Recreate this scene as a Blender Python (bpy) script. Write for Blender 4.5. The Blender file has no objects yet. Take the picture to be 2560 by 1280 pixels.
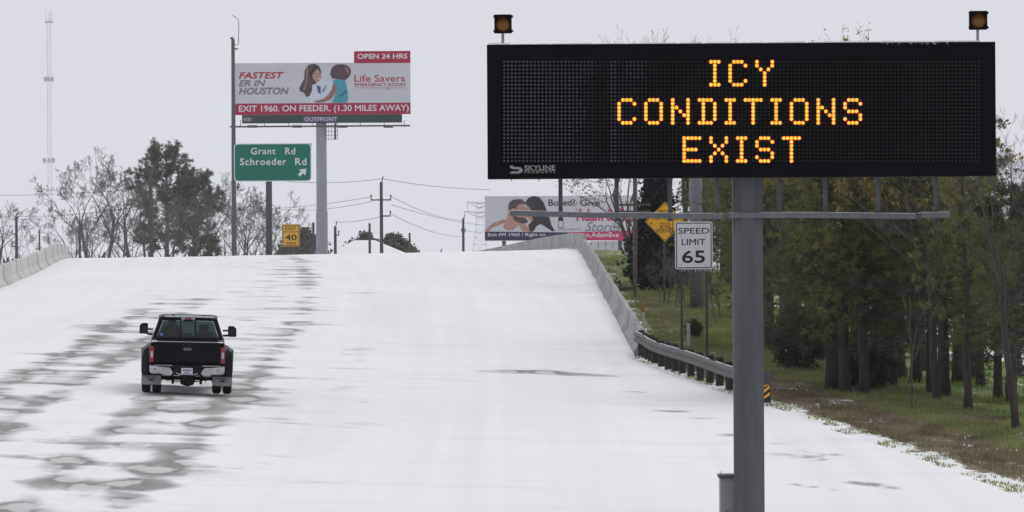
import bpy, math, random
import numpy as np
from mathutils import Matrix, Vector, noise as mnoise

# ------------------------------------------------------------------ camera, sky, sun, exposure
SC = bpy.context.scene
COL = SC.collection
F = 14222.0                      # focal length in photo pixels (200 mm on a 36 mm sensor)
CZ = 6.0                         # eye height above the flat land (standing on an overpass)
ROLL = math.radians(0.35)
cr, sr = math.cos(ROLL), math.sin(ROLL)
cam_d = bpy.data.cameras.new('camera')
cam_d.sensor_width = 36.0
cam_d.lens = F / 2560 * 36
cam_d.clip_start = 1.0
cam_d.clip_end = 20000
cam = bpy.data.objects.new('camera', cam_d)
COL.objects.link(cam)
cam.matrix_world = Matrix(((cr, sr, 0, 0), (0, 0, -1, 0), (-sr, cr, 0, CZ), (0, 0, 0, 1)))
SC.camera = cam

SUN_EL, SUN_AZ = math.radians(46), math.radians(38)   # hazy sun ahead and to the right
world = bpy.data.worlds.new('World')
SC.world = world
world.use_nodes = True
wn, wl = world.node_tree.nodes, world.node_tree.links
wn.clear()
w_out = wn.new('ShaderNodeOutputWorld')
w_bg = wn.new('ShaderNodeBackground')
w_bg.inputs['Strength'].default_value = 0.1
w_sky = wn.new('ShaderNodeTexSky')
w_sky.sky_type = 'NISHITA'
w_sky.sun_disc = False
w_sky.sun_elevation = SUN_EL
w_sky.sun_rotation = SUN_AZ
w_sky.dust_density = 4.0
w_mix = wn.new('ShaderNodeMix')
w_mix.data_type = 'RGBA'
w_mix.inputs[0].default_value = 0.93                  # thick even cloud over the clear sky
w_mix.inputs[7].default_value = (7.2, 7.42, 8.0, 1)
wl.new(w_sky.outputs[0], w_mix.inputs[6])
wl.new(w_mix.outputs[2], w_bg.inputs['Color'])
wl.new(w_bg.outputs[0], w_out.inputs['Surface'])

sun_d = bpy.data.lights.new('sun', 'SUN')
sun_d.energy = 1.0
sun_d.angle = math.radians(24)
sun_d.color = (1.0, 0.96, 0.9)
sun = bpy.data.objects.new('sun', sun_d)
COL.objects.link(sun)
sdir = Vector((math.sin(SUN_AZ) * math.cos(SUN_EL), math.cos(SUN_AZ) * math.cos(SUN_EL), math.sin(SUN_EL)))
sun.rotation_euler = sdir.to_track_quat('Z', 'Y').to_euler()
sun.location = (30, 120, 80)

vs = SC.view_settings
vs.view_transform = 'Standard'
vs.look = 'None'
vs.exposure = 0.0
vs.gamma = 1.0
vs.use_curve_mapping = False
SC.render.engine = 'CYCLES'
SC.cycles.use_denoising = True
SC.cycles.max_bounces = 8
SC.cycles.transparent_max_bounces = 16
SC.cycles.volume_bounces = 1

rng = random.Random(7)


# ------------------------------------------------------------------ pixel and terrain helpers
def P(px, py, d):
    u, v = (px - 1280) / F, (640 - py) / F
    return Vector((d * (u * cr + v * sr), d, CZ + d * (-u * sr + v * cr)))


def smooth_max(a, b, k):
    return 0.5 * (a + b + np.sqrt((a - b) ** 2 + k * k))


def zr(d):
    d = np.asarray(d, float)
    ramp = -7.76 + 0.0235 * d
    t = np.clip(d - 315, 0, 115)
    z = np.where(d < 315, ramp, -0.3575 + 0.0235 * t - 0.5 * (0.0435 / 115) * t * t - 0.02 * np.maximum(d - 430, 0))
    return smooth_max(z, -6.0, 0.25)


def kx(d):
    return np.interp(d, [60, 110, 151, 380, 700], [0.01, 0.044, 0.0445, -0.016, 0.0])


def q_curve(d):
    d = np.asarray(d, float)
    return np.maximum(d - 150, 0) ** 2 / 6400


def XR(d):
    d = np.asarray(d, float)
    e = np.interp(d, [-60, 0, 118, 155, 186, 345], [20, 20, 10.6, 7.0, 4.0, 4.1])
    t = np.clip(d - 345, 0, 175)
    return e - t * t / 1600 - 0.219 * np.maximum(d - 520, 0)


def XL(d):
    return -22 - q_curve(d)


def road_z(x, d):
    return CZ + zr(d) + kx(d) * np.maximum(4 - np.asarray(x, float), -0.3)


def ground_z(x, d):
    x = np.asarray(x, float)
    d = np.asarray(d, float)
    xr, xl = XR(d), XL(d)
    xin = np.clip(x, xl, xr)
    z = road_z(xin, d)
    xb = np.maximum(np.interp(d, [120, 170, 210, 240, 330], [16.5, 14.6, 12.9, 10.8, 9]), xr + 2.5)
    rx = np.maximum(x - xr, 0)
    z = z - 0.012 * np.minimum(rx, np.maximum(xb - xr, 0)) - 0.2 * np.maximum(x - xb, 0)
    z = z - 0.25 * np.maximum(xl - 1.5 - x, 0)
    z = np.maximum(z, 0.0)
    z = np.where(d > 720, z * np.clip((820 - d) / 100, 0, 1), z)
    return z


def gz(x, d):
    return float(ground_z(x, d))


def hit(px, py, lo=95.0, hi=420.0):
    """distance at which the ray through a photo pixel meets the ground"""
    ds = np.arange(lo, hi, 0.5)
    u, v = (px - 1280) / F, (640 - py) / F
    xs, zs = ds * (u * cr + v * sr), CZ + ds * (-u * sr + v * cr)
    below = zs < ground_z(xs, ds)
    i = int(np.argmax(below)) if below.any() else len(ds) - 1
    return float(ds[i])


def on_ground(px, py):
    d = hit(px, py)
    p = P(px, py, d)
    return Vector((p.x, d, gz(p.x, d)))


# ------------------------------------------------------------------ mesh helpers
class MB:
    def __init__(self):
        self.v, self.f, self.m = [], [], []

    def add(self, verts, faces, mi=0):
        o = len(self.v)
        self.v.extend([tuple(p) for p in verts])
        for fc in faces:
            self.f.append(tuple(i + o for i in fc))
            self.m.append(mi)
        return self

    def box(self, lo, hi, mi=0):
        (a, b, c), (x, y, z) = lo, hi
        v = [(a, b, c), (x, b, c), (x, y, c), (a, y, c), (a, b, z), (x, b, z), (x, y, z), (a, y, z)]
        return self.add(v, [(0, 3, 2, 1), (4, 5, 6, 7), (0, 1, 5, 4), (1, 2, 6, 5), (2, 3, 7, 6), (3, 0, 4, 7)], mi)

    def tube(self, pts, radii, n=6, mi=0, caps=True):
        pts = [Vector(p) for p in pts]
        if not hasattr(radii, '__len__'):
            radii = [radii] * len(pts)
        vs_, fs = [], []
        ref = None
        for i, p in enumerate(pts):
            if i == 0:
                t = pts[1] - pts[0]
            elif i == len(pts) - 1:
                t = pts[-1] - pts[-2]
            else:
                t = pts[i + 1] - pts[i - 1]
            t = t.normalized() if t.length > 1e-9 else Vector((0, 0, 1))
            if ref is None:
                ref = Vector((1, 0, 0)) if abs(t.x) < 0.8 else Vector((0, 1, 0))
            a = t.cross(ref)
            if a.length < 1e-6:
                a = t.cross(Vector((0, 1, 0.3)))
            a.normalize()
            b = t.cross(a)
            for k in range(n):
                an = 2 * math.pi * (k + 0.5) / n
                vs_.append(p + a * (radii[i] * math.cos(an)) + b * (radii[i] * math.sin(an)))
        for i in range(len(pts) - 1):
            for k in range(n):
                fs.append((i * n + k, i * n + (k + 1) % n, (i + 1) * n + (k + 1) % n, (i + 1) * n + k))
        if caps:
            fs.append(tuple(range(n - 1, -1, -1)))
            fs.append(tuple((len(pts) - 1) * n + k for k in range(n)))
        return self.add(vs_, fs, mi)

    def prism_xz(self, poly, y0, y1, mi=0):
        """polygon in x,z extruded from y0 (front, nearer) to y1"""
        n = len(poly)
        v = [(p[0], y0, p[1]) for p in poly] + [(p[0], y1, p[1]) for p in poly]
        f = [tuple(range(n)), tuple(range(2 * n - 1, n - 1, -1))]
        f += [(i, i + n, (i + 1) % n + n, (i + 1) % n) for i in range(n)]
        return self.add(v, f, mi)

    def prism_yz(self, poly, x0, x1, mi=0):
        n = len(poly)
        v = [(x0, p[0], p[1]) for p in poly] + [(x1, p[0], p[1]) for p in poly]
        f = [tuple(range(n - 1, -1, -1)), tuple(range(n, 2 * n))]
        f += [(i, (i + 1) % n, (i + 1) % n + n, i + n) for i in range(n)]
        return self.add(v, f, mi)

    def lathe_x(self, prof, cx, cy, cz, n=24, mi=0):
        """profile [(x, r)...] turned about an x axis line"""
        v, f = [], []
        for (x, r) in prof:
            for k in range(n):
                a = 2 * math.pi * k / n
                v.append((cx + x, cy + r * math.cos(a), cz + r * math.sin(a)))
        m = len(prof)
        for i in range(m - 1):
            for k in range(n):
                f.append((i * n + k, i * n + (k + 1) % n, (i + 1) * n + (k + 1) % n, (i + 1) * n + k))
        f.append(tuple(range(n - 1, -1, -1)))
        f.append(tuple((m - 1) * n + k for k in range(n)))
        return self.add(v, f, mi)

    def disc_xz(self, x, y, z, r, n=10, mi=0, sx=1.0):
        v = [(x + sx * r * math.cos(2 * math.pi * k / n), y, z + r * math.sin(2 * math.pi * k / n)) for k in range(n)]
        return self.add(v, [tuple(range(n))], mi)

    def mesh(self, name, mats, off=(0, 0, 0), smooth=False):
        me = bpy.data.meshes.new(name)
        ox, oy, oz = off
        me.from_pydata([(a - ox, b - oy, c - oz) for a, b, c in self.v], [], self.f)
        if not isinstance(mats, (list, tuple)):
            mats = [mats]
        for m in mats:
            me.materials.append(m)
        if len(mats) > 1:
            me.polygons.foreach_set('material_index', self.m)
        if smooth:
            me.polygons.foreach_set('use_smooth', [True] * len(me.polygons))
        me.update()
        return me

    def build(self, name, mats, parent=None, smooth=False, bevel=0.0, label=None):
        off = (0, 0, 0)
        if parent is not None:
            r = parent
            while r.parent:
                r = r.parent
            off = r.location
        o = bpy.data.objects.new(name, self.mesh(name, mats, off, smooth))
        COL.objects.link(o)
        if parent is not None:
            o.parent = parent
        if bevel > 0:
            b = o.modifiers.new('bevel', 'BEVEL')
            b.width = bevel
            b.segments = 2
            b.limit_method = 'ANGLE'
            b.angle_limit = math.radians(40)
        if label:
            o['label'] = label
        return o


def tag(o, label, cat, group=None):
    o['label'] = label
    o['category'] = cat
    if group:
        o['group'] = group
    return o


def thing(name, label, cat, loc=(0, 0, 0), group=None):
    o = bpy.data.objects.new(name, None)
    o.empty_display_size = 0.3
    COL.objects.link(o)
    o.location = loc
    return tag(o, label, cat, group)


def structure(o):
    o['kind'] = 'structure'
    return o


def copy_tree(root, loc, rotz=0.0, scale=(1, 1, 1), label=None, group=None):
    r = root.copy()
    COL.objects.link(r)
    r.location = loc
    r.rotation_euler = (0, 0, rotz)
    r.scale = scale
    if label:
        r['label'] = label
    if group:
        r['group'] = group
    for ch in root.children:
        c = ch.copy()
        COL.objects.link(c)
        c.parent = r
        for g in ch.children:
            e = g.copy()
            COL.objects.link(e)
            e.parent = c
    return r


# ------------------------------------------------------------------ materials
def new_mat(name):
    m = bpy.data.materials.new(name)
    m.use_nodes = True
    nt = m.node_tree
    return m, nt, nt.nodes, nt.links, nt.nodes['Principled BSDF']


def mat(name, col, rough=0.6, vary=0.25, scale=3.0, stretch=(1, 1, 1), metal=0.0, coat=0.0, bump=0.0,
        bump_scale=20.0, col2=None, detail=4.0, per_object=0.0, spec=0.4):
    m, nt, N, L, bs = new_mat(name)
    tc = N.new('ShaderNodeTexCoord')
    mp = N.new('ShaderNodeMapping')
    mp.inputs['Scale'].default_value = stretch
    L.new(tc.outputs['Object'], mp.inputs[0])
    nz = N.new('ShaderNodeTexNoise')
    nz.inputs['Scale'].default_value = scale
    nz.inputs['Detail'].default_value = detail
    nz.inputs['Roughness'].default_value = 0.6
    L.new(mp.outputs[0], nz.inputs['Vector'])
    rp = N.new('ShaderNodeValToRGB')
    c2 = col2 if col2 else tuple(c * (1 - vary) for c in col)
    c1 = col if col2 else tuple(min(1, c * (1 + vary)) for c in col)
    rp.color_ramp.elements[0].position = 0.3
    rp.color_ramp.elements[1].position = 0.7
    rp.color_ramp.elements[0].color = (*c2, 1)
    rp.color_ramp.elements[1].color = (*c1, 1)
    L.new(nz.outputs[0], rp.inputs[0])
    src = rp.outputs[0]
    if per_object:
        oi = N.new('ShaderNodeObjectInfo')
        mr = N.new('ShaderNodeMapRange')
        mr.inputs[3].default_value = 1 - per_object
        mr.inputs[4].default_value = 1 + per_object
        L.new(oi.outputs['Random'], mr.inputs[0])
        vm = N.new('ShaderNodeVectorMath')
        vm.operation = 'SCALE'
        L.new(src, vm.inputs[0])
        L.new(mr.outputs[0], vm.inputs['Scale'])
        src = vm.outputs[0]
    L.new(src, bs.inputs['Base Color'])
    bs.inputs['Roughness'].default_value = rough
    bs.inputs['Metallic'].default_value = metal
    bs.inputs['Coat Weight'].default_value = coat
    bs.inputs['Specular IOR Level'].default_value = spec
    if bump:
        n2 = N.new('ShaderNodeTexNoise')
        n2.inputs['Scale'].default_value = bump_scale
        L.new(mp.outputs[0], n2.inputs['Vector'])
        bp = N.new('ShaderNodeBump')
        bp.inputs['Strength'].default_value = bump
        bp.inputs['Distance'].default_value = 0.02
        L.new(n2.outputs[0], bp.inputs['Height'])
        L.new(bp.outputs[0], bs.inputs['Normal'])
    return m


def leaf_mat(name, c1, c2, scale=1.2, trans=0.25):
    m, nt, N, L, bs = new_mat(name)
    tc = N.new('ShaderNodeTexCoord')
    nz = N.new('ShaderNodeTexNoise')
    nz.inputs['Scale'].default_value = scale
    nz.inputs['Detail'].default_value = 3
    L.new(tc.outputs['Object'], nz.inputs['Vector'])
    rp = N.new('ShaderNodeValToRGB')
    rp.color_ramp.elements[0].position = 0.35
    rp.color_ramp.elements[1].position = 0.65
    rp.color_ramp.elements[0].color = (*c1, 1)
    rp.color_ramp.elements[1].color = (*c2, 1)
    L.new(nz.outputs[0], rp.inputs[0])
    L.new(rp.outputs[0], bs.inputs['Base Color'])
    bs.inputs['Roughness'].default_value = 0.6
    bs.inputs['Specular IOR Level'].default_value = 0.2
    tr = N.new('ShaderNodeBsdfTranslucent')
    L.new(rp.outputs[0], tr.inputs['Color'])
    mx = N.new('ShaderNodeMixShader')
    mx.inputs[0].default_value = trans
    L.new(bs.outputs[0], mx.inputs[1])
    L.new(tr.outputs[0], mx.inputs[2])
    L.new(mx.outputs[0], N['Material Output'].inputs['Surface'])
    return m


def emit_mat(name, col, strength):
    m, nt, N, L, bs = new_mat(name)
    bs.inputs['Base Color'].default_value = (*col, 1)
    bs.inputs['Emission Color'].default_value = (*col, 1)
    bs.inputs['Emission Strength'].default_value = strength
    bs.inputs['Roughness'].default_value = 0.4
    return m


def glass_mat(name, tint, refl=0.08, rough=0.02):
    m, nt, N, L, bs = new_mat(name)
    tr = N.new('ShaderNodeBsdfTransparent')
    tr.inputs['Color'].default_value = (*tint, 1)
    gl = N.new('ShaderNodeBsdfGlossy')
    gl.inputs['Roughness'].default_value = rough
    mx = N.new('ShaderNodeMixShader')
    mx.inputs[0].default_value = refl * 0.5
    L.new(tr.outputs[0], mx.inputs[1])
    L.new(gl.outputs[0], mx.inputs[2])
    L.new(mx.outputs[0], N['Material Output'].inputs['Surface'])
    return m


def snow_road_mat():
    m, nt, N, L, bs = new_mat('snow_over_concrete')
    at = N.new('ShaderNodeAttribute')
    at.attribute_name = 'ud'
    wr = N.new('ShaderNodeAttribute')
    wr.attribute_name = 'wear'

    def nz(sx, sy, detail=3.0, dist=0.0, off=0.0):
        mp = N.new('ShaderNodeMapping')
        mp.inputs['Scale'].default_value = (sx, sy, 1)
        mp.inputs['Location'].default_value = (off, off * 1.7, 0)
        L.new(at.outputs['Vector'], mp.inputs[0])
        t = N.new('ShaderNodeTexNoise')
        t.inputs['Scale'].default_value = 1.0
        t.inputs['Detail'].default_value = detail
        t.inputs['Distortion'].default_value = dist
        L.new(mp.outputs[0], t.inputs['Vector'])
        return t.outputs[0]

    def math_(op, a, b, c=None):
        n = N.new('ShaderNodeMath')
        n.operation = op
        for i, s in enumerate((a, b, c)):
            if s is None:
                continue
            if isinstance(s, (int, float)):
                n.inputs[i].default_value = s
            else:
                L.new(s, n.inputs[i])
        return n.outputs[0]

    drift = nz(0.22, 0.27, 3.5, 0.3, 13.0)
    dm = N.new('ShaderNodeMapRange')
    dm.inputs[1].default_value = 0.34
    dm.inputs[2].default_value = 0.66
    L.new(drift, dm.inputs[0])
    fine = nz(2.2, 0.9, 4.0, 0.0, 5.0)
    warp = nz(0.9, 0.22, 3.0, 0.0, 21.0)
    mp = N.new('ShaderNodeMapping')
    mp.inputs['Scale'].default_value = (0.62, 0.21, 1)
    L.new(at.outputs['Vector'], mp.inputs[0])
    vw = N.new('ShaderNodeVectorMath')
    vw.operation = 'ADD'
    cmb = N.new('ShaderNodeCombineXYZ')
    wv = math_('MULTIPLY', math_('SUBTRACT', warp, 0.5), 1.1)
    L.new(wv, cmb.inputs[0])
    L.new(math_('MULTIPLY', math_('SUBTRACT', fine, 0.5), 0.55), cmb.inputs[1])
    L.new(mp.outputs[0], vw.inputs[0])
    L.new(cmb.outputs[0], vw.inputs[1])
    vo = N.new('ShaderNodeTexVoronoi')
    vo.voronoi_dimensions = '2D'
    vo.inputs['Scale'].default_value = 1.0
    L.new(vw.outputs[0], vo.inputs['Vector'])
    dist = vo.outputs['Distance']
    mk = math_('MULTIPLY', wr.outputs['Fac'], 1.18)
    mk = math_('SUBTRACT', mk, math_('MULTIPLY', dm.outputs[0], 1.06))
    mk = math_('ADD', mk, math_('MULTIPLY', math_('SUBTRACT', 0.42, dist), 0.9))
    mk = math_('ADD', mk, math_('MULTIPLY', math_('SUBTRACT', fine, 0.5), 0.35))
    sm = N.new('ShaderNodeMapRange')
    sm.interpolation_type = 'SMOOTHSTEP'
    sm.inputs[1].default_value = 0.08
    sm.inputs[2].default_value = 0.85
    L.new(mk, sm.inputs[0])
    bare = N.new('ShaderNodeValToRGB')
    be = bare.color_ramp
    be.elements[0].position = 0.0
    be.elements[0].color = (0.56, 0.56, 0.56, 1)
    be.elements[1].position = 1.0
    be.elements[1].color = (0.38, 0.375, 0.36, 1)
    for pos, c in ((0.22, 0.54), (0.265, 0.28), (0.31, 0.22), (0.40, 0.27), (0.55, 0.34)):
        e = be.elements.new(pos)
        e.color = (c, c * 0.985, c * 0.955, 1)
    L.new(dist, bare.inputs[0])
    rp = N.new('ShaderNodeMix')
    rp.data_type = 'RGBA'
    rp.inputs[6].default_value = (0.84, 0.835, 0.84, 1)
    L.new(sm.outputs[0], rp.inputs[0])
    L.new(bare.outputs[0], rp.inputs[7])
    # faint long streaks where tyres have polished the snow
    lon = nz(1.6, 0.012, 3.0, 0.0, 31.0)
    lon2 = nz(0.12, 0.03, 2.0, 0.0, 77.0)
    stk = N.new('ShaderNodeMapRange')
    stk.inputs[1].default_value = 0.45
    stk.inputs[2].default_value = 0.75
    stk.inputs[3].default_value = 1.0
    stk.inputs[4].default_value = 0.90
    L.new(math_('ADD', math_('MULTIPLY', lon, 0.55), math_('MULTIPLY', lon2, 0.5)), stk.inputs[0])
    wind = nz(0.10, 0.5, 3.0, 0.3, 51.0)
    wk = N.new('ShaderNodeMapRange')
    wk.inputs[1].default_value = 0.5
    wk.inputs[2].default_value = 0.72
    wk.inputs[3].default_value = 1.0
    wk.inputs[4].default_value = 0.935
    L.new(wind, wk.inputs[0])
    vm = N.new('ShaderNodeVectorMath')
    vm.operation = 'SCALE'
    L.new(rp.outputs[2], vm.inputs[0])
    L.new(math_('MULTIPLY', stk.outputs[0], wk.outputs[0]), vm.inputs['Scale'])
    L.new(vm.outputs[0], bs.inputs['Base Color'])
    bs.inputs['Roughness'].default_value = 0.75
    bs.inputs['Specular IOR Level'].default_value = 0.25
    bp = N.new('ShaderNodeBump')
    bp.inputs['Strength'].default_value = 0.5
    bp.inputs['Distance'].default_value = 0.03
    L.new(math_('ADD', wind, math_('MULTIPLY', fine, 0.4)), bp.inputs['Height'])
    L.new(bp.outputs[0], bs.inputs['Normal'])
    return m


def ground_mat():
    m, nt, N, L, bs = new_mat('grass_with_snow')
    tc = N.new('ShaderNodeTexCoord')
    at = N.new('ShaderNodeAttribute')
    at.attribute_name = 'snow'
    dr = N.new('ShaderNodeAttribute')
    dr.attribute_name = 'dry'

    def nz(scale, detail, stretch=(1, 1, 1)):
        mp = N.new('ShaderNodeMapping')
        mp.inputs['Scale'].default_value = stretch
        L.new(tc.outputs['Object'], mp.inputs[0])
        t = N.new('ShaderNodeTexNoise')
        t.inputs['Scale'].default_value = scale
        t.inputs['Detail'].default_value = detail
        t.inputs['Roughness'].default_value = 0.65
        L.new(mp.outputs[0], t.inputs['Vector'])
        return t.outputs[0]
    a = nz(1.3, 5)
    green = N.new('ShaderNodeValToRGB')
    green.color_ramp.elements[0].position = 0.3
    green.color_ramp.elements[1].position = 0.7
    green.color_ramp.elements[0].color = (0.065, 0.10, 0.028, 1)
    green.color_ramp.elements[1].color = (0.19, 0.26, 0.075, 1)
    L.new(a, green.inputs[0])
    brown = N.new('ShaderNodeValToRGB')
    brown.color_ramp.elements[0].position = 0.3
    brown.color_ramp.elements[1].position = 0.7
    brown.color_ramp.elements[0].color = (0.09, 0.07, 0.045, 1)
    brown.color_ramp.elements[1].color = (0.20, 0.155, 0.10, 1)
    L.new(nz(4, 5), brown.inputs[0])
    ad = N.new('ShaderNodeMath')
    ad.operation = 'ADD'
    L.new(dr.outputs['Fac'], ad.inputs[0])
    L.new(nz(0.6, 4), ad.inputs[1])
    mr = N.new('ShaderNodeMapRange')
    mr.inputs[1].default_value = 0.8
    mr.inputs[2].default_value = 1.1
    L.new(ad.outputs[0], mr.inputs[0])
    mx = N.new('ShaderNodeMix')
    mx.data_type = 'RGBA'
    L.new(mr.outputs[0], mx.inputs[0])
    L.new(green.outputs[0], mx.inputs[6])
    L.new(brown.outputs[0], mx.inputs[7])
    ad2 = N.new('ShaderNodeMath')
    ad2.operation = 'ADD'
    L.new(at.outputs['Fac'], ad2.inputs[0])
    L.new(nz(1.1, 6, (1.0, 0.35, 1.0)), ad2.inputs[1])
    mr2 = N.new('ShaderNodeMapRange')
    mr2.inputs[1].default_value = 1.0
    mr2.inputs[2].default_value = 1.06
    L.new(ad2.outputs[0], mr2.inputs[0])
    mx2 = N.new('ShaderNodeMix')
    mx2.data_type = 'RGBA'
    mx2.inputs[7].default_value = (0.81, 0.81, 0.82, 1)
    L.new(mr2.outputs[0], mx2.inputs[0])
    L.new(mx.outputs[2], mx2.inputs[6])
    L.new(mx2.outputs[2], bs.inputs['Base Color'])
    bs.inputs['Roughness'].default_value = 0.9
    bp = N.new('ShaderNodeBump')
    bp.inputs['Strength'].default_value = 0.7
    bp.inputs['Distance'].default_value = 0.08
    L.new(nz(6, 4), bp.inputs['Height'])
    L.new(bp.outputs[0], bs.inputs['Normal'])
    return m


M = {}
M['snow_road'] = snow_road_mat()
M['ground'] = ground_mat()
M['snow'] = mat('snow', (0.83, 0.83, 0.84), 0.85, 0.04, 4, bump=0.3)
M['concrete'] = mat('weathered_concrete', (0.40, 0.395, 0.38), 0.85, 0.0, 1.2, (1, 0.35, 0.5), col2=(0.22, 0.217, 0.21), bump=0.4, detail=6)
M['concrete_pale'] = mat('pale_concrete', (0.56, 0.55, 0.53), 0.85, 0.0, 1.0, (1, 0.25, 0.25), col2=(0.40, 0.395, 0.38), bump=0.3)
M['joint'] = mat('joint_shadow_gap', (0.07, 0.07, 0.065), 0.9)
M['galv'] = mat('galvanised_steel', (0.105, 0.116, 0.125), 0.5, 0.0, 3, (1, 1, 0.12), metal=0.15, col2=(0.058, 0.066, 0.072), spec=0.25)
M['mast'] = mat('blue_grey_mast', (0.15, 0.165, 0.185), 0.55, 0.2, 1.5, (1, 1, 0.3), metal=0.1, spec=0.2)
M['galv_dark'] = mat('dull_dark_steel', (0.07, 0.075, 0.082), 0.55, 0.25, 6, metal=0.3)
M['galv_pale'] = mat('pale_galvanised_steel', (0.25, 0.275, 0.31), 0.5, 0.15, 1.5, (1, 1, 0.3), metal=0.2)
M['black_panel'] = mat('black_painted_sheet', (0.004, 0.0042, 0.0056), 0.8, 0.25, 0.8, (1, 1, 0.3), spec=0.04)
M['black_matrix'] = mat('black_louvred_matrix', (0.0025, 0.0026, 0.003), 0.8, 0.3, 1.0, spec=0.03)
M['led_core'] = emit_mat('lit_led_core', (1.0, 0.46, 0.045), 1.25)
M['led_ring'] = emit_mat('lit_led_ring', (1.0, 0.20, 0.006), 0.75)
M['logo_grey'] = mat('logo_grey_paint', (0.26, 0.25, 0.25), 0.6, 0.08)
M['amber'] = mat('amber_lens', (0.15, 0.058, 0.006), 0.3, 0.25, 12, spec=0.3)
M['cabinet'] = mat('grey_cabinet_paint', (0.24, 0.245, 0.25), 0.5, 0.1, 2)
M['sign_white'] = mat('white_sign_sheeting', (0.66, 0.66, 0.68), 0.5, 0.04, 3)
M['sign_black'] = mat('black_sign_ink', (0.012, 0.012, 0.013), 0.5, 0.1)
M['sign_yellow'] = mat('yellow_sign_sheeting', (0.80, 0.40, 0.012), 0.5, 0.05, 3)
M['sign_yellow_dull'] = mat('dull_yellow_sheeting', (0.60, 0.34, 0.045), 0.5, 0.06, 3)
M['sign_green'] = mat('green_sign_sheeting', (0.002, 0.135, 0.092), 0.5, 0.05, 2)
M['sign_back'] = mat('aluminium_back', (0.35, 0.35, 0.36), 0.5, 0.1, metal=0.3)
M['rust'] = mat('rusty_brown_pipe', (0.075, 0.058, 0.048), 0.7, 0.3, 8)
M['post_dark'] = mat('dark_sign_post', (0.055, 0.047, 0.04), 0.7, 0.3, 8)
M['timber'] = mat('creosoted_timber', (0.028, 0.026, 0.024), 0.85, 0.4, 9, (1, 1, 0.2), bump=0.5)
M['pole_wood'] = mat('weathered_pole_wood', (0.060, 0.056, 0.055), 0.85, 0.25, 6, (1, 1, 0.1))
M['pole_grey'] = mat('grey_green_pole', (0.085, 0.10, 0.098), 0.7, 0.15, 4, (1, 1, 0.1))
M['bb_white'] = mat('billboard_grey_white_vinyl', (0.50, 0.51, 0.54), 0.6, 0.04, 0.6)
M['bb_red'] = mat('billboard_red_vinyl', (0.33, 0.012, 0.045), 0.6, 0.05, 0.6)
M['bb_red_text'] = mat('billboard_red_ink', (0.36, 0.02, 0.03), 0.6, 0.05)
M['bb_grey_text'] = mat('billboard_grey_ink', (0.16, 0.165, 0.20), 0.6, 0.05)
M['bb_text_white'] = mat('billboard_white_ink', (0.62, 0.61, 0.63), 0.6, 0.03)
M['bb_skirt'] = mat('dark_green_skirt', (0.03, 0.06, 0.055), 0.6, 0.15, 2)
M['bb_purple'] = mat('purple_plate', (0.13, 0.085, 0.21), 0.6, 0.05)
M['bb_navy'] = mat('navy_vinyl', (0.025, 0.03, 0.065), 0.6, 0.05)
M['bb_pink'] = mat('crimson_vinyl', (0.46, 0.03, 0.10), 0.6, 0.05)
M['ink_brown'] = mat('printed_brown_hair', (0.075, 0.05, 0.052), 0.6, 0.35, 4, (1, 1, 0.35))
M['ink_plum'] = mat('printed_plum_hair', (0.085, 0.045, 0.055), 0.6, 0.35, 5)
M['ink_black'] = mat('printed_black_hair', (0.03, 0.022, 0.026), 0.6, 0.3, 3, (1, 1, 0.3))
M['ink_skin'] = mat('printed_skin', (0.40, 0.22, 0.17), 0.6, 0.15, 2)
M['ink_skin_dark'] = mat('printed_dark_skin', (0.25, 0.13, 0.11), 0.6, 0.15, 2)
M['ink_coat'] = mat('printed_white_coat', (0.53, 0.56, 0.63), 0.6, 0.08, 2)
M['ink_teal'] = mat('printed_teal_shirt', (0.055, 0.27, 0.34), 0.6, 0.1, 2)
M['ink_blue'] = mat('printed_blue_blouse', (0.06, 0.08, 0.22), 0.6, 0.1)
M['paint'] = mat('black_truck_paint', (0.005, 0.0055, 0.008), 0.35, 0.25, 3, spec=0.07)
M['paint_dusty'] = mat('road_dusted_black_plastic', (0.014, 0.014, 0.015), 0.6, 0.35, 6, spec=0.15)
M['rubber'] = mat('tyre_rubber', (0.011, 0.011, 0.012), 0.85, 0.3, 12, bump=0.6, bump_scale=40, spec=0.15)
M['chrome'] = mat('dirty_chrome', (0.42, 0.43, 0.45), 0.3, 0.25, 5, metal=0.9)
M['red_lens'] = mat('red_tail_lens', (0.24, 0.007, 0.012), 0.25, 0.15, coat=0.3)
M['clear_lens'] = mat('clear_tail_lens', (0.42, 0.42, 0.44), 0.2, 0.1, coat=0.5)
M['flap'] = mat('white_mud_flap', (0.30, 0.30, 0.31), 0.7, 0.2, 5)
M['plate'] = mat('white_number_plate', (0.62, 0.62, 0.68), 0.5, 0.05)
M['blue'] = mat('blue_sticker', (0.10, 0.28, 0.62), 0.5, 0.1)
M['interior'] = mat('dark_cab_cloth', (0.008, 0.008, 0.009), 0.9, 0.2)
M['cloth'] = mat('dark_jacket', (0.010, 0.010, 0.012), 0.9, 0.2)
M['skin'] = mat('skin', (0.30, 0.19, 0.14), 0.6, 0.1)
M['glass'] = glass_mat('tinted_glass', (0.17, 0.24, 0.235))
M['glass_clear'] = glass_mat('clear_windscreen', (0.86, 0.93, 0.91))
M['dark_under'] = mat('grimy_underbody', (0.012, 0.011, 0.011), 0.8, 0.35, 8, spec=0.1)
M['ice'] = mat('dirty_ice', (0.5, 0.51, 0.53), 0.35, 0.1, 10)
M['bark'] = mat('pine_bark', (0.072, 0.058, 0.05), 0.9, 0.0, 6, (1, 1, 0.2), col2=(0.030, 0.025, 0.022), bump=0.6)
M['bark_grey'] = mat('grey_bark', (0.085, 0.076, 0.070), 0.9, 0.25, 6, (1, 1, 0.25))
M['twig'] = mat('grey_brown_twigs', (0.10, 0.084, 0.075), 0.9, 0.25, 2)
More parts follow.
